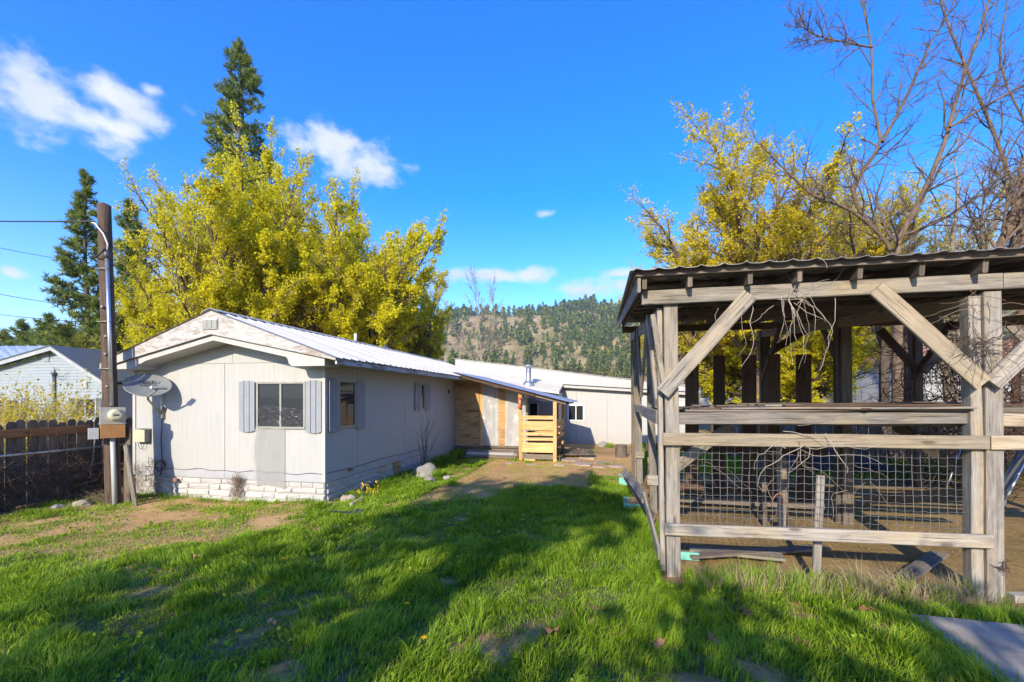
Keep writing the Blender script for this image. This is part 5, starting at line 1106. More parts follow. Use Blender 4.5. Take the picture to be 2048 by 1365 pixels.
# leaning chain-link gate at the right
gt = thing('chain_link_gate', (5.2, 6.9, 0), 'galvanised chain-link gate panel leaning on the ground under the shed', 'gate')
gA, gB = onG(1995, 1032), onY(2075, 870, onG(1995, 1032).y + .25); gd = (gB - gA); gp = Vector((.55, .83, .0))
for a, b_ in ((gA, gB), (gA + gp * 1.5, gB + gp * 1.5), (gA, gA + gp * 1.5), (gB, gB + gp * 1.5)): MB().tube([a, b_], .021, 10).build('tube', 'galv', gt)
MB().lathe(gA + gd * .12, [(.03, 0), (.03, .05)], 10, gd).build('collar', 'galv', gt)
gl_ = gd.length; tag(chain_mesh(lambda u, v: gA + gp * u + gd * (v / gl_), 1.5, gl_, .06, .0026).build('netting', 'wire', gt), kind='stuff')
tag(MB().tube([onG(1886, 996), onG(1886, 996) + Vector((.45, .2, 1.05))], .014, 8).build('metal_pipe', 'galv'), 'thin galvanised pipe leaning in the shed behind the mesh', 'pipe')
# back fence behind the shed
BF = 14.6
bfn = thing('back_fence', (7, BF, 0), 'grey board fence across the back of the yard seen through the shed', 'fence')
x = 3.3
while x < 13.5:
    o = pick.copy(); col.objects.link(o); o.parent = bfn; o.location = Vector((x, BF + rnd.uniform(-.01, .01), rnd.uniform(-.05, .05))) - world_loc(bfn); o.rotation_euler = (0, rnd.uniform(-.015, .015), math.pi / 2); o.scale = (1, 1, 1.12); x += .15
for z in (.35, 1.3): bd('rail', bfn, 'fence_wood', (3.3, BF + .03, z), (13.5, BF + .03, z), .09, .03)
# dark tarp-covered heap and boards behind the planks
tag(MB().grid(lambda u, v: (3.6 + 3.2 * u, 11.9 + 1.2 * v, .02 + .55 * math.sin(math.pi * u) ** .7 * math.sin(math.pi * v) ** .7 * (1 + .3 * mnoise.noise(Vector((u * 4, v * 3, 0))))), 20, 10).build('debris_heap', 'rubber'), 'dark covered heap on the ground behind the shed', 'heap')
# patio chairs and furniture far behind
for px in (1462, 1482):
    p = onG(px, 905); ch = thing('patio_chair', p, 'white patio chair on the grass before the back fence', 'chair', 'white patio chairs by the back fence')
    bx('seat', ch, 'white_plastic', (p.x - .2, p.y - .2, .36), (p.x + .2, p.y + .2, .40)); bd('backrest', ch, 'white_plastic', (p.x, p.y + .2, .38), (p.x, p.y + .3, .8), .4, .03, (1, 0, 0))
    for a in (-1, 1):
        for b_ in (-1, 1): MB().tube([(p.x + a * .19, p.y + b_ * .19, -.02), (p.x + a * .17, p.y + b_ * .17, .37)], .014, 6).build('leg', 'white_plastic', ch)
# buildings glimpsed beyond the thicket
def far_house(px0, px1, ptop_, Z, wallm, roofm, label):
    a, b_ = atH(px0, Z), atH(px1, Z); u = (b_ - a).normalized(); n_ = Vector((-u.y, u.x, 0)); zt = atD(px0, ptop_, Z).z
    t = thing('far_house', (a + b_) / 2, label, 'house'); W_ = (b_ - a).length; m = MB()
    q = [a, b_, b_ + n_ * 6, a + n_ * 6]; i0 = m.add(q + [v + Vector((0, 0, zt * .72)) for v in q]); m.quadfaces([[i0 + i, i0 + (i + 1) % 4, i0 + 4 + (i + 1) % 4, i0 + 4 + i] for i in range(4)]); m.build('wall', wallm, t)
    m = MB(); e = Vector((0, 0, zt * .70)); r0, r1 = a - u * .4 - n_ * .4 + e, b_ + u * .4 - n_ * .4 + e; k0, k1 = a - u * .4 + n_ * 3 + Vector((0, 0, zt)), b_ + u * .4 + n_ * 3 + Vector((0, 0, zt)); s0, s1 = a - u * .4 + n_ * 6.4 + e, b_ + u * .4 + n_ * 6.4 + e
    i0 = m.add([r0, r1, k1, k0, s1, s0]); m.quadfaces([[i0, i0 + 1, i0 + 2, i0 + 3], [i0 + 3, i0 + 2, i0 + 4, i0 + 5], [i0, i0 + 3, i0 + 5], [i0 + 1, i0 + 4, i0 + 2]]); m.build('roof', roofm, t)
    for f in (.2, .5, .8): c = a.lerp(b_, f) - n_ * .03; wn_ = MB().board(c + Vector((0, 0, zt * .3)), c + Vector((0, 0, zt * .55)), 1.0, .03, u).build('window', 'glass', t); MB().board(c - n_ * .02 + Vector((0, 0, zt * .27)), c - n_ * .02 + Vector((0, 0, zt * .3)), 1.2, .06, u).build('sill', 'white_plastic', wn_)
far_house(1850, 2300, 668, 30, 'siding_back', 'brick', 'white house with red roof glimpsed through the vine thicket'); far_house(1385, 1530, 700, 40, 'roof_cream', 'bark', 'tan house standing behind the golden tree beyond the back fence')
# ------------------------------------------------------------------ trees
def tube_fast(V, F, pts, rads, n):
    d0 = (pts[1] - pts[0]); ref = Vector((0, 0, 1)) if abs(d0.normalized().z) < .9 else Vector((1, 0, 0)); a = d0.cross(ref).normalized(); base = len(V)
    cs = [(math.cos(2 * math.pi * j / n), math.sin(2 * math.pi * j / n)) for j in range(n)]
    for i, p in enumerate(pts):
        d = (pts[min(i + 1, len(pts) - 1)] - pts[max(i - 1, 0)]).normalized(); a = a - d * a.dot(d)
        a = a.normalized() if a.length > 1e-5 else d.orthogonal().normalized(); b = d.cross(a); r = rads[i]
        for c, s in cs: V.append(p + a * (c * r) + b * (s * r))
    for i in range(len(pts) - 1):
        o = base + i * n
        for j in range(n): F.append((o + j, o + (j + 1) % n, o + n + (j + 1) % n, o + n + j))
class Tree:
    def __init__(s, seed): s.r = random.Random(seed); s.V = []; s.F = []; s.tips = []; s.TV = []; s.TF = []
    def grow(s, p, d, L, r, lev, P):
        rr = s.r; q = P[lev]; n = q['seg']; pts = [p.copy()]; dirs = []
        for i in range(n):
            d = (d + Vector((rr.gauss(0, q['wan']), rr.gauss(0, q['wan']), rr.gauss(0, q['wan']) + q['up']))).normalized(); p = p + d * (L / n); pts.append(p.copy()); dirs.append(d.copy())
        last = lev == len(P) - 1; re = r * (.25 if last else .42)
        rads = [r + (re - r) * i / n for i in range(n + 1)]
        tgt = (s.TV, s.TF) if lev >= len(P) - 2 and s.split else (s.V, s.F)
        if last:
            e = dirs[-1].orthogonal().normalized() * r; bI = len(tgt[0]); tgt[0].extend([pts[0] - e, pts[0] + e, pts[-1] + e * .4, pts[-1] - e * .4]); tgt[1].append((bI, bI + 1, bI + 2, bI + 3))
        else: tube_fast(tgt[0], tgt[1], pts, rads, q['n'])
        if last:
            for i in range(1, n + 1): s.tips.append((pts[i], dirs[i - 1]))
            return
        s.spawn(pts, dirs, rads, L, lev, P)
    def spawn(s, pts, dirs, rads, L, lev, P, lo=None, count=None):
        rr = s.r; q = P[lev]; n = len(pts) - 1; k = count or q['kids']; ph = rr.uniform(0, 6.28); lo = q.get('lo', .25) if lo is None else lo
        for c in range(k):
            f = lo + (1 - lo) * (c + rr.uniform(.1, .9)) / k; x = min(f * n, n - .001); i = int(x); t = x - i
            bp = pts[i].lerp(pts[i + 1], t); bd_ = dirs[i]; ph += 2.4 + rr.uniform(-.5, .5)
            o = bd_.orthogonal().normalized(); side = (o * math.cos(ph) + bd_.cross(o) * math.sin(ph)); an = q['ang'] * rr.uniform(.7, 1.25)
            nd = (bd_ * math.cos(an) + side * math.sin(an)).normalized()
            nl = L * q['ratio'] * (1 - .45 * f) * rr.uniform(.7, 1.25); nr = (rads[i] + (rads[i + 1] - rads[i]) * t) * q['rr']
            s.grow(bp, nd, nl, max(nr, q.get('rmin', .006)), lev + 1, P)
        # leader carries on
        s.grow(pts[-1], dirs[-1], L * q['ratio'] * .8, max(rads[-1] * .9, .006), lev + 1, P)
    split = False
    def limb(s, pts, rads, L, lev, P, n=8, count=None, lo=.3):
        # a limb along a given line, smoothed and roughened, with its children
        out = []; ra = []
        for i in range(len(pts) - 1):
            for k in range(3):
                t = k / 3; a, b = pts[i], pts[i + 1]; pm = pts[i - 1] if i else a; pn = pts[i + 2] if i + 2 < len(pts) else b
                v = 0.5 * (2 * a + (b - pm) * t + (2 * pm - 5 * a + 4 * b - pn) * t * t + (3 * a - pm - 3 * b + pn) * t ** 3)
                out.append(v + Vector((s.r.gauss(0, 1), s.r.gauss(0, 1), 0)) * (.12 * rads[i])); ra.append(rads[i] + (rads[i + 1] - rads[i]) * t)
        out.append(pts[-1].copy()); ra.append(rads[-1]); dirs = [(out[i + 1] - out[i]).normalized() for i in range(len(out) - 1)]
        tube_fast(s.V, s.F, out, ra, n); s.spawn(out, dirs, ra, L, lev, P, lo, count)
def arr(V): return np.array([tuple(v) for v in V], dtype=np.float32).reshape(-1, 3)
def leaf_quads(C, size, rng, flat=.0, up=.0, tone_c=None, sv=.35):
    # folded diamond leaves at points C
    n = len(C); ax = rng.normal(size=(n, 3)); ax[:, 2] += up; ax /= np.linalg.norm(ax, axis=1, keepdims=True)
    t = rng.normal(size=(n, 3)); sd = np.cross(ax, t); sd /= np.linalg.norm(sd, axis=1, keepdims=True) + 1e-9; nm = np.cross(ax, sd)
    S = (size * rng.uniform(1 - sv, 1 + sv, n))[:, None]
    V = np.stack([C - ax * S * .5, C + sd * S * .38 + nm * S * .12, C + ax * S * .5, C - sd * S * .38 + nm * S * .12], 1).reshape(-1, 3)
    F = np.arange(4 * n).reshape(n, 4); tn = rng.uniform(0, 1, n) if tone_c is None else np.clip(tone_c + rng.normal(0, .16, n), 0, 1)
    return V, F, np.repeat(tn, 4)
def make_tree(name, base, label, cat, tr, barkm, leafm=None, per=3, lsize=.1, spread=.12, seed=0, keep=1.0, group=None, twigm=None, cluster_tone=True, extra=None):
    t = thing(name, base, label, cat, group); rng = np.random.default_rng(seed)
    np_mesh('trunk', arr(tr.V), np.array(tr.F), barkm, t).data.polygons.foreach_set('use_smooth', np.ones(len(tr.F), dtype=bool))
    if tr.TF: np_mesh('twigs', arr(tr.TV), np.array(tr.TF), twigm or barkm, t)
    if leafm:
        P = arr([a for a, b in tr.tips]); m = rng.random(len(P)) < keep * (.25 + 1.5 * sstep(.38, .62, fbm(P[:, 0] * .9 + P[:, 2] * .7, P[:, 1] * .9 - P[:, 2] * .5, seed + 9))); P = P[m]
        tc = np.repeat(fbm(P[:, 0] * .8 + P[:, 2] * .5, P[:, 1] * .8 - P[:, 2] * .6, seed + 3) * .8 + rng.uniform(-.1, .3, len(P)), per)
        C = np.repeat(P, per, axis=0) + rng.normal(0, spread, (len(P) * per, 3))
        V, F, T = leaf_quads(C, lsize, rng, tone_c=tc, sv=.55); np_mesh('crown', V, F, leafm, t, T)
    return t
MAPLE = [dict(seg=6, wan=.05, up=.01, n=8, kids=10, ang=.75, ratio=.62, rr=.6, lo=.12), dict(seg=6, wan=.11, up=.02, n=5, kids=8, ang=.72, ratio=.5, rr=.55, lo=.2, rmin=.02),
         dict(seg=4, wan=.14, up=.03, n=4, kids=6, ang=.72, ratio=.5, rr=.55, lo=.2, rmin=.012), dict(seg=2, wan=.2, up=.04, n=3, kids=3, ang=.75, ratio=.5, rr=.6, rmin=.007), dict(seg=2, wan=.25, up=.05, n=3)]
def fit_tree(tr, base, H, wide=None):
    # bring the whole tree to the height (and crown half-width) it should have
    zs = sorted(p.z for p, d in tr.tips); zt = zs[int(len(zs) * .998)]; rs = sorted(math.hypot(p.x - base.x, p.y - base.y) for p, d in tr.tips); rt = rs[int(len(rs) * .97)]
    kz = (H - base.z) / (zt - base.z); kr = (wide / rt) if wide else kz
    def T(v): return Vector((base.x + (v.x - base.x) * kr, base.y + (v.y - base.y) * kr, base.z + (v.z - base.z) * kz))
    tr.V = [T(v) for v in tr.V]; tr.TV = [T(v) for v in tr.TV]; tr.tips = [(T(a), b) for a, b in tr.tips]
    print('TREE', len(tr.tips), len(tr.F), len(tr.TF), round(kr, 2), round(kz, 2))
def maple(px, Z, top_py, seed, label, leafm, stems=3, H=None, per=3, lsize=.12, keep=1.0, spread_=.5, barkm='bark_dark', group=None, P=MAPLE, dense=1.0, trunk_h=.16, cspread=.075, wide=None):
    base = atH(px, Z, -.1); H = H or atD(px, top_py, Z).z; tr = Tree(seed); rr = tr.r; tr.split = True; th = H * trunk_h
    fork = base + Vector((rr.gauss(0, .1), rr.gauss(0, .1), th + .1)); tube_fast(tr.V, tr.F, [base, base.lerp(fork, .5) + Vector((rr.gauss(0, .05), 0, 0)), fork], [H * .022, H * .018, H * .017], 10)
    ph = rr.uniform(0, 6.28)
    for i in range(stems):
        a = ph + 2 * math.pi * i / stems + rr.uniform(-.3, .3); tl = (.10 if i == 0 else spread_ * rr.uniform(.7, 1.2)); d = Vector((math.cos(a) * tl, math.sin(a) * tl, 1)).normalized()
        tr.grow(fork, d, (H - th) * rr.uniform(.36, .44) * (1.05 if i == 0 else .95), H * .0125, 0, P)
    fit_tree(tr, base, H, wide)
    return make_tree('maple_tree', base, label, 'tree', tr, barkm, leafm, per, lsize, cspread, seed, keep, group, 'twig_maple')
def tree_copy(src, px, Z, top_py, wide, rot, label):
    # another tree of the same kind: shared meshes, its own turn, height and spread
    H = atD(px, top_py, Z).z; kz = H / src['height']; kr = wide / src['spread']
    t = thing('maple_tree', atH(px, Z, -.1), label, 'tree'); t.scale = (kr, kr, kz); t.rotation_euler = (0, 0, rot)
    for ch in list(src.children): c = ch.copy(); col.objects.link(c); c.parent = t
    return t
def dims(t, px, Z, top_py, wide): t['height'] = atD(px, top_py, Z).z; t['spread'] = wide; return t
mA = dims(maple(462, 19.5, 300, 31, 'tall bright yellow-green maple behind the gable of the white home', 'maple_leaf', 7, per=7, lsize=.078, spread_=.8, wide=3.5, keep=.62, trunk_h=.12), 462, 19.5, 300, 3.5)
mB = dims(maple(718, 23, 375, 46, 'rounded yellow-green maple rising over the long white roof', 'maple_leaf', 7, per=7, lsize=.090, spread_=.82, wide=4.2, keep=.60, trunk_h=.12), 718, 23, 375, 4.2)
tree_copy(mB, 585, 26, 320, 4.3, 2.1, 'yellow maple in the middle between two other maples')
tree_copy(mA, 372, 22, 500, 2.6, 1.3, 'lower yellow maple filling in behind the power pole')
tree_copy(mA, 828, 30, 530, 2.3, 4.0, 'small yellow maple at the edge of the wooded hill')
mC = dims(maple(1520, 20, 258, 61, 'wide golden budding maple behind the roof of the timber shed', 'maple_gold', 6, per=5, lsize=.076, spread_=.85, keep=.74, wide=5.3, barkm='bark_walnut'), 1520, 20, 258, 5.3)
tree_copy(mC, 1378, 22, 445, 2.9, 2.0, 'lower golden maple showing above the left corner of the shed roof')
tree_copy(mC, 1690, 24, 330, 4.4, 3.9, 'golden maple seen through the open middle of the shed')
tree_copy(mB, 1430, 24, 560, 3.9, 1.0, 'low yellow tree in the gap above the upright planks')
tree_copy(mB, 1615, 21, 590, 3.4, 5.0, 'low yellow leafy sapling beyond the shed loft')
maple(1905, 20, 300, 75, 'thin tree with fresh lime-green buds between the bare trees', 'bud_green', 4, per=3, lsize=.055, spread_=.35, keep=.16, wide=3.2, barkm='bark_pale', cspread=.1)
for q in (mA, mB, mC): del q['height']; del q['spread']
# bare walnuts at the right, main limbs traced
BARE = [dict(seg=6, wan=.06, up=.03, n=7, kids=8, ang=.6, ratio=.6, rr=.55, lo=.15), dict(seg=6, wan=.13, up=.05, n=5, kids=9, ang=.7, ratio=.52, rr=.55, lo=.15, rmin=.018),
        dict(seg=5, wan=.16, up=.05, n=4, kids=7, ang=.75, ratio=.52, rr=.6, lo=.15, rmin=.011), dict(seg=3, wan=.2, up=.06, n=3, kids=6, ang=.75, ratio=.6, rr=.65, rmin=.0075), dict(seg=2, wan=.22, up=.06, n=3)]
def bare(px, Z, limbs, seed, label, mat, trunk, twigm=None, count=19, rk=1.0, slim=.58):
    PB = [dict(q, rmin=q.get('rmin', .006) * rk) for q in BARE]
    base = atH(px, Z, -.15); tr = Tree(seed); tr.split = True; rr = tr.r
    tp = [base] + [atD(a, b, Z) for a, b in trunk[0]]; tube_fast(tr.V, tr.F, tp, [r * (slim + .12) for r in trunk[1]], 12)
    for pts, r0, r1, Ln in limbs:
        Ln = Ln * 1.45; r0 *= slim; r1 *= slim
        P3 = []; dep = 0; dz = rr.uniform(-.5, .5)
        for i, (a, b) in enumerate(pts): P3.append(atD(a, b, Z + dz * i * .6))
        n = len(P3); tr.limb(P3, [r0 + (r1 - r0) * i / (n - 1) for i in range(n)], Ln, 1, PB, 8, count, .12)
    return make_tree('bare_tree', base, label, 'tree', tr, mat, None, twigm=twigm)
bare(1795, 14, [([(1795, 545), (1800, 480), (1850, 380), (1890, 280), (1915, 190), (1950, 90), (1985, -20)], .17, .05, 2.6), ([(1795, 540), (1770, 480), (1700, 420), (1625, 390), (1560, 330)], .13, .04, 2.4),
                ([(1735, 450), (1705, 380), (1735, 330), (1760, 280), (1745, 200), (1742, 90), (1720, -10)], .12, .04, 2.4), ([(1765, 285), (1810, 200), (1850, 110), (1900, 20)], .08, .03, 2.0), ([(1900, 255), (1960, 220), (2030, 180), (2100, 150)], .07, .03, 1.8),
                ([(1745, 95), (1690, 85), (1630, 70), (1600, 50)], .05, .02, 1.4)], 5, 'tall bare walnut forking above the shed roof', 'bark_walnut', ([(1795, 780), (1795, 640), (1795, 540)], [.24, .21, .19, .19]), 'bark_walnut')
bare(1985, 12, [([(1988, 530), (2015, 460), (2050, 370), (2100, 260)], .2, .1, 2.2), ([(1970, 540), (1962, 470), (1968, 400), (1990, 340)], .06, .025, 1.5), ([(2000, 545), (2060, 470), (2130, 400)], .17, .09, 2.0)], 9, 'thick leaning bare trunk beside the tall walnut', 'bark_walnut', ([(1975, 800), (1980, 660), (1986, 535)], [.28, .24, .22, .21]), 'bark_walnut')
bare(2030, 20, [([(2040, 480), (2010, 330), (1960, 200), (1900, 60), (1870, -40)], .16, .05, 2.8), ([(2045, 480), (2080, 300), (2100, 100)], .15, .05, 2.8), ([(2020, 380), (2060, 280), (2000, 130), (2020, -20)], .1, .04, 2.4)], 12, 'farther bare tree filling the corner behind the leaning trunk', 'bark_walnut', ([(2032, 780), (2038, 640), (2042, 480)], [.26, .22, .2, .18]), 'bark_walnut')
bare(1765, 15.5, [([(1768, 700), (1745, 640), (1720, 560), (1700, 470)], .13, .06, 1.6), ([(1775, 690), (1800, 640), (1815, 560)], .10, .05, 1.5)], 21, 'dark forked trunk seen through the shed above the loft boards', 'bark_dark', ([(1768, 790), (1768, 740), (1770, 695)], [.22, .2, .2, .17]), 'bark_dark')
bare(1815, 16.5, [([(1815, 660), (1812, 560), (1830, 430)], .14, .06, 1.8)], 23, 'dark straight trunk behind the far right shed post', 'bark_dark', ([(1815, 800), (1815, 730), (1815, 655)], [.22, .2, .19, .18]), 'bark_dark')
bare(965, 60, [([(965, 745), (962, 690), (955, 630), (950, 575)], .24, .06, 4.0), ([(970, 740), (985, 690), (990, 640), (985, 590)], .18, .05, 3.6), ([(960, 745), (935, 700), (915, 670)], .16, .05, 3.0)], 31, 'leafless pale tree standing before the wooded hill', 'bark_pale', ([(965, 790), (965, 765), (965, 742)], [.4, .35, .32, .28]), 'bark_pale', 12, 2.6, .5)
def shrub(name, base, n, H, spread, mat, leafm, label, cat, seed, per=8, lsize=.03, rad=(.004, .008), group=None, lean=.25, lo=.35, side=True, lspread=.02):
    rr = random.Random(seed); base = Vector(base); V, F, tips = [], [], []
    for i in range(n):
        p = base + Vector((rr.gauss(0, spread * .5), rr.gauss(0, spread * .5), -.03)); d = Vector((rr.gauss(0, lean), rr.gauss(0, lean), 1)).normalized(); L = H * rr.uniform(.6, 1.1); k = 6; pts = [p.copy()]
        for s in range(k):
            d = (d + Vector((rr.gauss(0, .09), rr.gauss(0, .09), .03))).normalized(); p = p + d * L / k; pts.append(p.copy())
            if s / k >= lo - .15:
                for _ in range(per): tips.append(p + d * rr.uniform(-L / k, 0) + Vector((rr.gauss(0, lspread), rr.gauss(0, lspread), 0)))
            if side and s > 1 and rr.random() < .6:
                e = (d + Vector((rr.gauss(0, .5), rr.gauss(0, .5), .2))).normalized(); q = [p.copy(), p + e * L * .12, p + e * L * .22 + Vector((0, 0, .03))]; tube_fast(V, F, q, [rad[0] * .8, rad[0] * .6, rad[0] * .4], 3)
                if leafm: tips += [q[1].lerp(q[2], rr.random()) for _ in range(per // 2)]
        r0 = rr.uniform(*rad); tube_fast(V, F, pts, [r0 * (1 - .7 * s / k) for s in range(k + 1)], 4)
    t = thing(name, base, label, cat, group); np_mesh('stems', arr(V), np.array(F), mat, t)
    if leafm:
        Vv, Ff, T = leaf_quads(arr(tips), lsize, np.random.default_rng(seed)); np_mesh('blossom' if leafm in ('flower', 'maple_gold') else 'leaves', Vv, Ff, leafm, t, T)
    return t
for i, (px, Z, h_) in enumerate(((2, 10.6, 1.95), (30, 11.0, 1.8), (60, 10.8, 1.8), (90, 10.9, 1.75), (115, 10.6, 2.0))):
    shrub('forsythia_shrub', atH(px, Z), 80, h_, .7, 'twig_pale', 'maple_gold', 'upright yellow-twigged shrub blooming behind the picket fence', 'shrub', 100 + i, 7, .05, group='yellow shrubs behind the picket fence', lo=.3)
# vine thicket under the right end of the shed
tk = tangle('vine_thicket', 2200, lambda rr: ((lambda u: (6.0 + 5.0 * u, 9.6 + 2.2 * rr.random() + 1.5 * u, rr.uniform(0.0, 3.1)))(rr.random()), (rr.gauss(0, 1), rr.gauss(0, 1), rr.gauss(-.1, 1))), 'vine_brown', (.004, .011), 8, .17, -.05, seed=77, wander=.6)
tag(tk, 'dense brown leafless vine thicket hanging at the right behind the shed', 'thicket')
shrub('dead_shrub', (HX1 + .28, 10.35, 0), 9, 1.45, .12, 'bark_dark', None, 'dead dark twiggy shrub against the shaded side wall', 'shrub', 131, lean=.12, rad=(.006, .010))
p = onG(470, 1001)
dw = tangle('dead_weed', 190, lambda rr: ((p.x + rr.gauss(0, .05), HY0 - .07 + rr.gauss(0, .03), rr.uniform(.0, .36)), (rr.gauss(0, .6), rr.gauss(0, .4), 1)), 'twig_dry', (.002, .004), 4, .035, .12, seed=6, wander=.5); tag(dw, 'brown dead weed clump standing against the stone skirting', 'weed')
dw = tangle('dead_weed', 260, lambda rr: ((-8.46 + rr.gauss(0, .16), 6.25 + rr.gauss(0, .13), rr.uniform(0, .12)), (rr.gauss(0, 1), rr.gauss(0, 1), .5)), 'twig_dry', (.002, .004), 4, .05, -.05, seed=8); tag(dw, 'mound of dry brown grass at the foot of the power pole', 'weed')
for i, (x, z) in enumerate(((-8.62, .55), (-8.15, .62))):
    dw = tangle('dead_weed', 90, lambda rr: ((x + rr.gauss(0, .07), HY0 - .12 + rr.gauss(0, .04), rr.uniform(.05, z)), (rr.gauss(0, .6), rr.gauss(0, .4), 1)), 'twig_dry', (.002, .004), 5, .05, -.02, seed=16 + i, wander=.7)
    tag(dw, ('pale dead weed at the left corner of the white home', 'wispy dead weed beneath the satellite dish')[i], 'weed')
shrub('flowering_weed', onG(738, 1000) + Vector((-.05, .1, 0)), 14, .34, .14, 'twig_dry', 'flower', 'small yellow flowering weed by the corner of the white home', 'weed', 141, 3, .035, (.002, .003), side=False, lo=.7)
# ------------------------------------------------------------------ conifers
def conifer(name, px, Z, top_py, width, seed, label, leafm='needle', lo=.12, tuft=.32, nb=110, droop=-.15, dens=9, barkm='bark_dark', group=None, pw=1.0, needles=15, full=1.0):
    base = atH(px, Z, -.1); H = atD(px, top_py, Z).z; rr = random.Random(seed); rng = np.random.default_rng(seed); V, F, C, D = [], [], [], []
    tube_fast(V, F, [base + Vector((rr.gauss(0, .04) * i, rr.gauss(0, .04) * i, H * i / 6)) for i in range(7)], [H * .014 * (1 - i / 6.3) + .01 for i in range(7)], 8)
    for i in range(nb):
        f = lo + (1 - lo) * ((i + rr.random()) / nb); z = H * f; prof = (1 - f) ** pw * (1 if f > lo + .12 else .55 + .45 * (f - lo) / .12); L = max(width * prof * rr.uniform(.62, 1.12), .25); a = rr.uniform(0, 6.283)
        upw = .75 * f - .12 + rr.gauss(0, .1); d = Vector((math.cos(a), math.sin(a), upw)).normalized(); p = Vector((base.x, base.y, z)); pts = [p]
        k = 4
        for s in range(k): d = (d + Vector((rr.gauss(0, .06), rr.gauss(0, .06), droop * .25 if s < 2 else .10))).normalized(); p = p + d * L / k; pts.append(p)
        tube_fast(V, F, pts, [.012 * L + .01 - .01 * L * s / k for s in range(k + 1)], 4)
        m = int(dens * (.5 + L) * full)
        for q in range(m):
            t = rr.uniform(.22, 1.0) ** .75 * k; ii = min(int(t), k - 1); c = pts[ii].lerp(pts[ii + 1], t - ii); sp = .16 * L * (1 - .5 * t / k) + .05
            C.append(c + Vector((rr.gauss(0, sp), rr.gauss(0, sp), rr.gauss(0, .10) + .05))); D.append(d)
    C = arr(C); D = arr(D); n = len(C); k = needles
    dirs = rng.normal(size=(n, k, 3)) + D[:, None] * .7 + np.array([0, 0, .35]); dirs /= np.linalg.norm(dirs, axis=2, keepdims=True)
    ln = tuft * rng.uniform(.6, 1.15, (n, k, 1)); side = np.cross(dirs, rng.normal(size=(n, k, 3))); side /= np.linalg.norm(side, axis=2, keepdims=True) + 1e-9
    b = C[:, None] + dirs * .02; w = tuft * .085; Vv = np.stack([b - side * w, b + side * w, b + dirs * ln], 2).reshape(-1, 3); T = np.repeat(np.clip(rng.uniform(.0, 1, (n, 1)) * .7 + rng.uniform(0, .35, (n, k)), 0, 1).ravel(), 3)
    t = thing(name, base, label, 'tree', group); np_mesh('trunk', arr(V), np.array(F), barkm, t); np_mesh('crown', Vv, np.arange(n * k * 3).reshape(-1, 3), leafm, t, T); return t
conifer('pine_tree', 480, 34, 92, 5.6, 3, 'tallest dark pine rising above the yellow maple', nb=150, lo=.3, tuft=.40, dens=8, pw=.62)
conifer('pine_tree', 174, 31, 352, 3.5, 4, 'slender dark pine with open branches left of the power pole', nb=120, lo=.12, tuft=.38, dens=9, pw=.8)
conifer('fir_tree', 262, 31, 408, 3.6, 5, 'narrow dark fir between the power pole and the yellow maple', nb=150, lo=.1, tuft=.30, dens=12, pw=.8)
for i, (px, Z, tp, w_, lf, lb2) in enumerate(((8, 48, 668, 3.2, 'needle', 'dark pine above the left end of the metal roof'), (45, 46, 645, 2.9, 'needle', 'pointed pine behind the metal roof of the blue house'), (95, 44, 634, 3.4, 'needle', 'broad pine behind the ridge of the blue house'),
        (135, 38, 655, 3.6, 'needle_gold', 'sunlit olive pine behind the blue gable'), (205, 33, 640, 3.4, 'needle_gold', 'sunlit olive pine behind the power pole'), (165, 28, 690, 3.0, 'needle_gold', 'low bushy olive pine just behind the blue house'), (240, 27, 640, 2.8, 'needle_gold', 'bushy pine between the pole and the gable'))):
    conifer('pine_tree', px, Z, tp, w_, 20 + i, lb2, lf, lo=.06, tuft=.5, nb=80, dens=7, pw=.7, needles=12)
# ------------------------------------------------------------------ trees on the hillside
def hill_proto(seed, leafm, squat=1.0, n=150):
    rng = np.random.default_rng(seed); f = rng.uniform(0, 1, n) ** 1.25; a = rng.uniform(0, 6.283, n); r = (1 - f) ** .8 * .24 * squat * rng.uniform(.45, 1.1, n) * np.where(f < .1, .6, 1)
    C = np.stack([np.cos(a) * r, np.sin(a) * r, .1 + .9 * f], 1); d = np.stack([np.cos(a), np.sin(a), rng.uniform(-.3, .9, n)], 1) + rng.normal(0, .4, (n, 3)); d /= np.linalg.norm(d, axis=1, keepdims=True)
    s = np.cross(d, rng.normal(size=(n, 3))); s /= np.linalg.norm(s, axis=1, keepdims=True); w = .045
    Vv = np.stack([C - s * w - d * .03, C + s * w - d * .03, C + d * .11], 1).reshape(-1, 3); T = np.repeat(np.clip(rng.uniform(0, .8, n) + .2 * f, 0, 1), 3)
    tv = np.array([[.018, 0, 0], [-.009, .016, 0], [-.009, -.016, 0], [0, 0, .9]]); tf = np.array([[0, 1, 3], [1, 2, 3], [2, 0, 3]]); T2 = np.zeros(4)
    return np.concatenate([Vv, tv]), np.concatenate([np.arange(3 * n).reshape(-1, 3), tf + 3 * n]), np.concatenate([T, T2])
protos = [hill_proto(s, 'needle_far', q) for s, q in ((1, 1.0), (2, .85), (3, 1.2), (4, 1.0))]
proto_me = []
for v, f, t_ in protos:
    o = np_mesh('hillside_pine', v, f, 'needle_far', None, t_); proto_me.append(o.data); bpy.data.objects.remove(o)
hr = np.random.default_rng(5); N0 = 19000
hpx = hr.uniform(350, 2300, N0); ht = hr.uniform(0.0, 1.04, N0) ** .85; X_, Y_, Z_ = hill_pt(hpx, ht)
dn_ = fbm(X_ * .02, Y_ * .02, 41, 4); pr_ = sstep(.36, .66, dn_) * .42 + .05 + .40 * sstep(.80, .95, ht) + .25 * sstep(1080, 1200, hpx) * sstep(.35, .7, ht)
kp = hr.random(N0) < pr_ * .8; hpx, ht, X_, Y_, Z_ = hpx[kp], ht[kp], X_[kp], Y_[kp], Z_[kp]
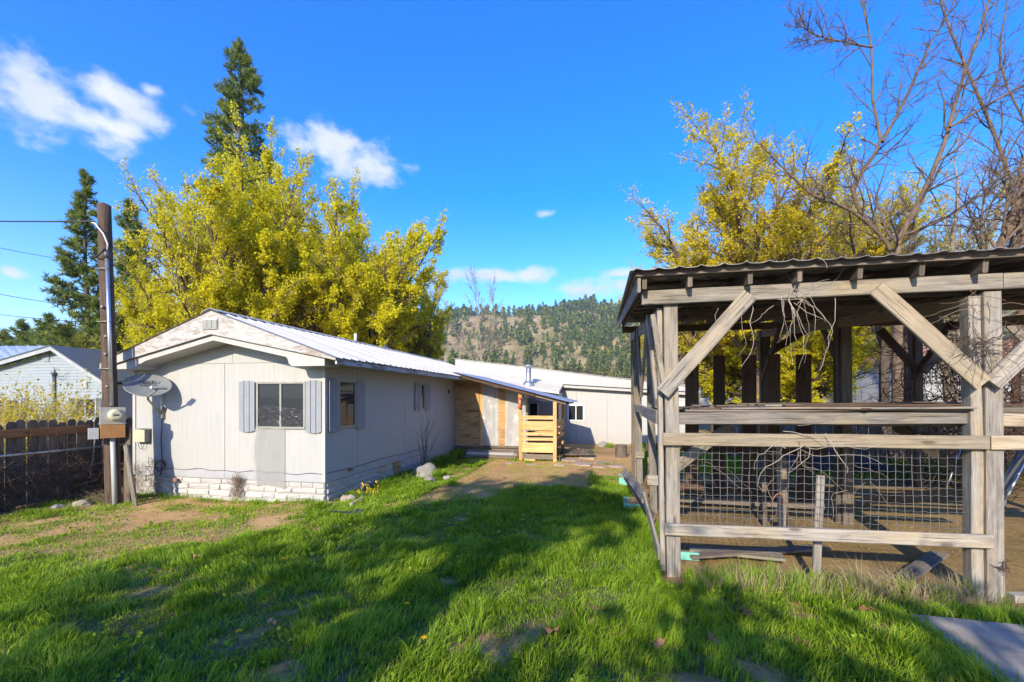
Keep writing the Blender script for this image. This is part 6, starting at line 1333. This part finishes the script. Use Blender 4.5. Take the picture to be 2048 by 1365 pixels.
hh = hr.uniform(4.5, 15, len(X_)) * (1 + .35 * sstep(.85, 1, ht)); sc_ = hh / (HN0 + (HN1 - HN0) * ht); vis = (hpx > 870) & (hpx < 1300); order = np.argsort(-(sc_ + 10 * vis)); big = order[:300]; rest = order[300:]
for i in big:
    o = bpy.data.objects.new('hillside_pine', proto_me[i % 4]); col.objects.link(o); o.location = (X_[i], Y_[i], Z_[i] - .5); o.scale = (hh[i] * hr.uniform(.9, 1.3), hh[i] * hr.uniform(.9, 1.3), hh[i]); o.rotation_euler = (0, 0, hr.uniform(0, 6.28))
    tag(o, 'small dark pine growing on the brown hillside', 'tree', 'pines on the hillside')
cv, cf, ct = hill_proto(9, '', 1.0, 26); cv = cv.copy()
cv[:-4] = cv[:-4] * np.array([1.0, 1.0, 1.0]); n = len(rest); rot = hr.uniform(0, 6.28, n); c_, s_ = np.cos(rot), np.sin(rot); big_v = np.empty((n, len(cv), 3))
vv = cv.copy(); ctr = vv[:-4].reshape(-1, 3, 3).mean(1, keepdims=True); vv[:-4] = (ctr + (vv[:-4].reshape(-1, 3, 3) - ctr) * 2.3).reshape(-1, 3)
big_v[:, :, 0] = (vv[None, :, 0] * c_[:, None] - vv[None, :, 1] * s_[:, None]) * hh[rest][:, None] + X_[rest][:, None]; big_v[:, :, 1] = (vv[None, :, 0] * s_[:, None] + vv[None, :, 1] * c_[:, None]) * hh[rest][:, None] + Y_[rest][:, None]; big_v[:, :, 2] = vv[None, :, 2] * hh[rest][:, None] + Z_[rest][:, None] - .5
bf_ = (cf[None] + (np.arange(n) * len(cv))[:, None, None]).reshape(-1, 3)
tag(np_mesh('hillside_forest', big_v.reshape(-1, 3), bf_, 'needle_far', None, np.tile(ct, n)), 'scattered pines covering the rest of the brown hill', 'forest', kind='stuff')
bpx = hr.uniform(300, 2300, 7000); bt = hr.uniform(0, .98, 7000); bX, bY, bZ = hill_pt(bpx, bt); bk = hr.random(7000) < .35 + .6 * sstep(.4, .65, fbm(bX * .03, bY * .03, 55)); bX, bY, bZ = bX[bk], bY[bk], bZ[bk]
C = np.repeat(np.stack([bX, bY, bZ + .4], 1), 9, axis=0) + hr.normal(0, .75, (len(bX) * 9, 3)); Vv, Ff, T = leaf_quads(C, 1.15, hr)
M['brush'] = mat_leaf('brush', [(0.0, (0.10, 0.085, 0.03)), (0.5, (0.20, 0.17, 0.06)), (1.0, (0.32, 0.24, 0.11))], .1)
tag(np_mesh('hillside_brush', Vv, Ff, 'brush', None, T), 'low olive and tan brush over the hillside', 'brush', kind='stuff')
M['red_twig'] = mat_plain('red_twig', (0.20, 0.085, 0.06), (0.12, 0.05, 0.035), 6, .9, bmp=0)
for i, (px, w_) in enumerate(((1195, 2.4), (1235, 2.0))): shrub('red_bush', atH(px, 45), 70, 5.0 - i, w_, 'red_twig', None, ('reddish bare bush beyond the low white building', 'smaller reddish bare bush right of the first beyond the white building')[i], 'shrub', 150 + i, rad=(.02, .035), lean=.4)
# trees at the other end of the yard: they throw the broken shade over the lawn and the shed
SHADE = [dict(seg=5, wan=.06, up=.02, n=6, kids=6, ang=.7, ratio=.6, rr=.6, lo=.25), dict(seg=4, wan=.12, up=.04, n=4, kids=5, ang=.7, ratio=.5, rr=.55, lo=.2, rmin=.014), dict(seg=3, wan=.15, up=.03, n=3, kids=4, ang=.75, ratio=.5, rr=.6, rmin=.008), dict(seg=2, wan=.2, up=.05, n=3)]
def shade_tree(x, y, H, seed, label, per, lsize, keep, stems=5, spr=.6, wide=None, tf=.2):
    base = Vector((x, y, -.1)); tr = Tree(seed); rr = tr.r; tr.split = True; th = H * tf; fork = base + Vector((0, 0, th)); tube_fast(tr.V, tr.F, [base, fork], [H * .022, H * .018], 10); ph = rr.uniform(0, 6.28)
    for i in range(stems):
        a = ph + 6.283 * i / stems; tl = .1 if i == 0 else spr * rr.uniform(.7, 1.2); tr.grow(fork, Vector((math.cos(a) * tl, math.sin(a) * tl, 1)).normalized(), (H - th) * .42, H * .012, 0, SHADE)
    fit_tree(tr, base, H, wide)
    return make_tree('yard_tree', base, label, 'tree', tr, 'bark_dark', 'shade_leaf', per, lsize, .2, seed, keep, None, 'bark_dark')
shade_tree(-4.3, -6.0, 5.2, 201, 'sparse leafy tree across the lawn facing the gable', 3, .20, .05, wide=2.0, tf=.55)
shade_tree(-3.3, -7.7, 8.0, 202, 'tallest leafy tree across the lawn with a high crown', 4, .24, .22, wide=2.1, tf=.68)
shade_tree(-0.7, -5.5, 4.6, 204, 'small thin-crowned tree at the near end of the lawn', 3, .18, .05, wide=1.8, tf=.55)
shade_tree(1.9, -5.0, 4.6, 203, 'small leafy tree beside the concrete path', 3, .18, .05, wide=1.6, tf=.55)
# ------------------------------------------------------------------ grass
def blades(x, y, h, wdt, tone, rng, bend=.5, zoff=None):
    n = len(x); z = gz(x, y) if zoff is None else zoff
    a = rng.uniform(0, 6.283, n); cl = fbm(x * 1.7, y * 1.7, 61) * 12.0; la = cl + rng.normal(0, .9, n); b = bend * rng.uniform(.2, 1.1, n)
    p = np.stack([x, y, z], 1); sd = np.stack([np.cos(a), np.sin(a), np.zeros(n)], 1) * (wdt / 2)[:, None]; ld = np.stack([np.cos(la), np.sin(la), np.zeros(n)], 1)
    up = np.array([0, 0, 1.0]); hh_ = h[:, None]; m = p + up * hh_ * .55 + ld * hh_ * (b * .28)[:, None]; t = p + up * hh_ * (1 - .35 * b)[:, None] + ld * hh_ * (b * 1.0)[:, None]
    V = np.stack([p - sd, p + sd, m + sd * .8, m - sd * .8, t], 1).reshape(-1, 3); i = np.arange(n) * 5
    Q = np.stack([i, i + 1, i + 2, i + 3], 1); Tt = np.stack([i + 3, i + 2, i + 4, i + 4], 1)
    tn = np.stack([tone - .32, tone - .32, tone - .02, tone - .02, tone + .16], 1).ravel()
    return V, i, np.clip(tn, 0, 1)
def grass_object(name, parts, mat):
    V = np.concatenate([p[0] for p in parts]); off = 0; F = []; T = np.concatenate([p[2] for p in parts])
    i = np.arange(len(V) // 5) * 5
    tri = np.concatenate([np.stack([i, i + 1, i + 2], 1), np.stack([i, i + 2, i + 3], 1), np.stack([i + 3, i + 2, i + 4], 1)])
    return np_mesh(name, V, tri, mat, None, T)
grng = np.random.default_rng(99)
def scatter(n, x0, x1, y0, y1, falloff=True):
    x = grng.uniform(x0, x1, n); y = grng.uniform(y0, y1, n); Z = -x * SA + y * CA; lat = x * CA + y * SA; k = lat / np.maximum(Z, .1)
    ok = (Z > 2.0) & (np.abs(k) < 1.32); pr = np.clip(5.2 / np.maximum(Z, 2.5), .25, 1.0) if falloff else 1.0
    ok &= grng.random(n) < pr; inside = (x < HX1 + .02) & (x > HX0) & (y > HY0 - .03); ok &= ~inside; return x[ok], y[ok], Z[ok]
x, y, Z = scatter(900000, -9.2, 5.2, 1.6, 14.2); L_ = lush(x, y); kp = grng.random(len(x)) < np.clip(L_ * 1.15, 0, 1); x, y, Z, L_ = x[kp], y[kp], Z[kp], L_[kp]
hn = fbm(x * 1.4, y * 1.4, 71); hn2 = fbm(x * 4.0, y * 4.0, 73); hgt = (.022 + .075 * sstep(.34, .66, hn) * L_ + .06 * sstep(.45, .7, hn2) * L_) * grng.uniform(.55, 1.25, len(x))
hgt = np.where(L_ < .5, hgt * .8, hgt); tone = .46 + .36 * (fbm(x * .8, y * .8, 75) - .5) + .34 * (fbm(x * 3.2, y * 3.2, 77) - .5) + grng.normal(0, .13, len(x)) + .32 * sstep(.6, .1, L_)
dry = grng.random(len(x)) < .045 + .22 * sstep(.6, .1, L_); tone = np.where(dry, grng.uniform(.85, 1, len(x)), tone); wd = (.005 + .004 * grng.random(len(x))) * np.clip(Z / 4.5, .9, 1.9)
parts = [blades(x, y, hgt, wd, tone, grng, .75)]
nb_near = len(x)
# tall tufts: by the posts, along the skirting, under the rail
def tufts(cx, cy, n, s, h, tone, w=.006, bend=.6):
    xx = cx + grng.normal(0, s, n); yy = cy + grng.normal(0, s, n); return blades(xx, yy, h * grng.uniform(.45, 1.1, n), np.full(n, w), np.clip(tone + grng.normal(0, .1, n), 0, 1), grng, bend)
for i in range(60): parts.append(tufts(grng.uniform(.8, 3.3), 4.68 + grng.normal(0, .1), 34, .035, grng.uniform(.16, .32), grng.uniform(.3, .55), .006, .45))
for i in range(40): parts.append(tufts(grng.uniform(.3, .62), grng.uniform(5.0, 8.6), 45, .06, .18, .35, .006))
for i in range(70): t_ = grng.uniform(8.2, 13.2); parts.append(tufts(HX1 + .18 + abs(grng.normal(0, .16)), t_, 60, .06, .24 + .12 * (t_ > 11), .2, .007))
for i in range(46): parts.append(tufts(grng.uniform(-8.6, -4.8), HY0 - .12 + grng.normal(0, .04), 26, .05, .12, .55, .006))
for i in range(30): parts.append(tufts(grng.uniform(-9.2, -8.2), grng.uniform(4.6, 6.7), 40, .06, .13, .4, .006))
for px, py, hh_ in ((640, 1000, .16), (705, 996, .18), (760, 1000, .16), (790, 990, .15), (870, 955, .26), (890, 950, .2), (905, 970, .15), (720, 1025, .12), (1255, 985, .16), (1300, 1060, .18), (1295, 1080, .2), (1220, 895, .22), (1180, 905, .15), (1060, 925, .06)):
    c = onZ(px, py, 0)
    for j in range(4): parts.append(tufts(c.x + grng.normal(0, .08), c.y + grng.normal(0, .08), 60, .06, hh_, .5, .007))
# coarse clumps all over the lawn
for i in range(520):
    cx, cy = grng.uniform(-7.5, 2.3), grng.uniform(2.2, 9.0)
    if float(lush(cx, cy)) > .55: parts.append(tufts(cx, cy, 40, .045, grng.uniform(.12, .2), grng.uniform(.28, .55), .0062, .8))
for i in range(90):
    cx, cy = grng.uniform(2.6, 5.0), 4.29 + abs(grng.normal(0, .09)); parts.append(tufts(cx, cy, 34, .05, .17, .42, .006, .8))
for i in range(60):
    cy = grng.uniform(2.2, 4.2); parts.append(tufts(2.37 - abs(grng.normal(0, .05)), cy, 44, .05, .17, .45, .006, 1.0))
# behind the shed
x, y, Z = scatter(150000, .9, 13, 11.2, 19, False); L_ = lush(x, y); kp = grng.random(len(x)) < L_ * .6; x, y = x[kp], y[kp]; parts.append(blades(x, y, grng.uniform(.05, .16, len(x)), np.full(len(x), .014), .4 + grng.normal(0, .12, len(x)), grng))
# low broad-leaved weeds among the grass
wx = grng.uniform(-8.2, 2.2, 900); wy = grng.uniform(2.2, 8.8, 900); wk_ = (lush(wx, wy) > .2) & (fbm(wx * 1.2, wy * 1.2, 91) > .5); wx, wy = wx[wk_], wy[wk_]; C = np.repeat(np.stack([wx, wy, gz(wx, wy) + .035], 1), 9, axis=0); C[:, :2] += grng.normal(0, .05, (len(C), 2)); C[:, 2] += grng.uniform(-.01, .05, len(C))
Vv, Ff, T = leaf_quads(C, .034, grng, tone_c=np.full(len(C), .45)); tag(np_mesh('broadleaf_weeds', Vv, Ff, 'grass', None, T), 'low broad-leaved weeds growing among the lawn grass', 'weeds', kind='stuff')
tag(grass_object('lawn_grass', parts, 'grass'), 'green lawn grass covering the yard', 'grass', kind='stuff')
sp_ = []
for i in range(130): sp_.append(tufts(grng.uniform(.9, 3.3), 4.60 + grng.normal(0, .12), 12, .06, grng.uniform(.12, .36), .5, .004, .9))
for i in range(45): sp_.append(tufts(grng.uniform(2.2, 3.2), 4.66 + grng.normal(0, .06), 16, .05, grng.uniform(.25, .42), .6, .004, .7))
for i in range(260):
    cx, cy = grng.uniform(-8.5, -3.5), grng.uniform(3.6, 6.7); sp_.append(tufts(cx, cy, 14, .12, .035, .5, .005, 2.4))
for i in range(160): sp_.append(tufts(grng.uniform(-4, .4), grng.uniform(8.4, 12.5), 8, .15, .03, .4, .005, 2.6))
for i in range(120): sp_.append(tufts(grng.uniform(.7, 4.5), grng.uniform(4.8, 7.6), 10, .12, .04, .4, .004, 2.6))
for i in range(60): sp_.append(tufts(grng.uniform(.2, .7), grng.uniform(6.6, 7.9), 26, .08, .07, .4, .004, 1.6))
tag(grass_object('dry_straw', sp_, 'straw'), 'pale dry straw and weeds scattered over bare ground', 'straw', kind='stuff')
# chips, leaf litter and pebbles on the bare earth
n = 5200; x = grng.uniform(-8.8, 5.5, n); y = grng.uniform(3.2, 13, n); ok = lush(x, y) < .45; ok &= ~((x < HX1 + .03) & (y > HY0 - .03)); x, y = x[ok], y[ok]; C = np.stack([x, y, gz(x, y) + .008], 1)
Vv, Ff, T = leaf_quads(C, .035, grng, sv=.6); Vv = Vv.reshape(-1, 4, 3); Vv[:, :, 2] = C[:, None, 2] + (Vv[:, :, 2] - C[:, None, 2]) * .3
tag(np_mesh('leaf_litter', Vv.reshape(-1, 3), Ff, 'dead_leaf', None, T), 'brown leaf litter and bark chips on bare dirt', 'litter', kind='stuff')
# dandelions and single dead leaves
dproto = None
for i, (px, py) in enumerate(((917, 1137), (847, 1155), (1002, 1150), (565, 1138), (475, 1287), (425, 1082), (812, 1230), (846, 1300), (300, 1007), (415, 1040))):
    c = onG(px, py); t = thing('dandelion', c, 'small yellow dandelion flower in the lawn', 'flower', 'dandelions in the lawn')
    if dproto is None:
        a_ = MB().tube([c, c + Vector((.005, 0, .05)), c + Vector((.012, 0, .10))], .0025, 4).build('stem', 'shrub_leaf', t); b_ = MB()
        for j in range(18):
            an = j * 2.4; r_ = .006 + .016 * (j / 18); q = c + Vector((.012, 0, .10)); b_.board(q + Vector((0, 0, .002)), q + Vector((math.cos(an) * r_ * 1.3, math.sin(an) * r_ * 1.3, .012 - .01 * j / 18)), .008, .002, (math.sin(an), -math.cos(an), 0), 1, 0)
        b_ = b_.build('flower_head', 'flower', t); dproto = (a_, b_)
    else:
        for q in dproto: o = q.copy(); col.objects.link(o); o.parent = t
for i, (px, py) in enumerate(((1105, 1288), (1735, 1232), (1605, 1305), (1425, 1300), (1490, 1240), (1315, 1310), (395, 1125), (545, 1262))):
    c = onG(px, py); rr = random.Random(i); m = MB()
    out = [(math.cos(2 * math.pi * j / 10) * (.06 if j % 2 else .035) * rr.uniform(.8, 1.2), math.sin(2 * math.pi * j / 10) * (.06 if j % 2 else .035) * rr.uniform(.8, 1.2)) for j in range(10)]
    b0 = m.add([c + Vector((0, 0, .07))] + [c + Vector((a, b_, .07 + .025 * math.sin(j * 1.7 + i))) for j, (a, b_) in enumerate(out)]); m.quadfaces([[b0, b0 + 1 + j, b0 + 1 + (j + 1) % 10] for j in range(10)])
    o = m.build('dead_leaf', 'dead_leaf', origin=c); at = o.data.attributes.new('tone', 'FLOAT', 'POINT'); at.data.foreach_set('value', [rr.random()] * 11); tag(o, 'curled brown dead leaf lying on the grass', 'leaf', 'dead leaves on the grass')
print('TRIS', sum(len(me.polygons) for me in bpy.data.meshes if me.users), 'blades', nb_near)

# ------------------------------------------------------------------ air
hm = bpy.data.materials.new('haze'); hm.use_nodes = True; hn_ = hm.node_tree; hn_.nodes.clear()
ho = hn_.nodes.new('ShaderNodeOutputMaterial'); hv_ = hn_.nodes.new('ShaderNodeVolumePrincipled'); hv_.inputs['Color'].default_value = (.72, .84, 1, 1); hv_.inputs['Density'].default_value = .00026; hv_.inputs['Anisotropy'].default_value = .2
hn_.links.new(hv_.outputs[0], ho.inputs['Volume'])
hb = MB().box((-6600, -6600, -6), (6600, 6600, 262)).build('haze', hm); tag(hb, kind='stuff')
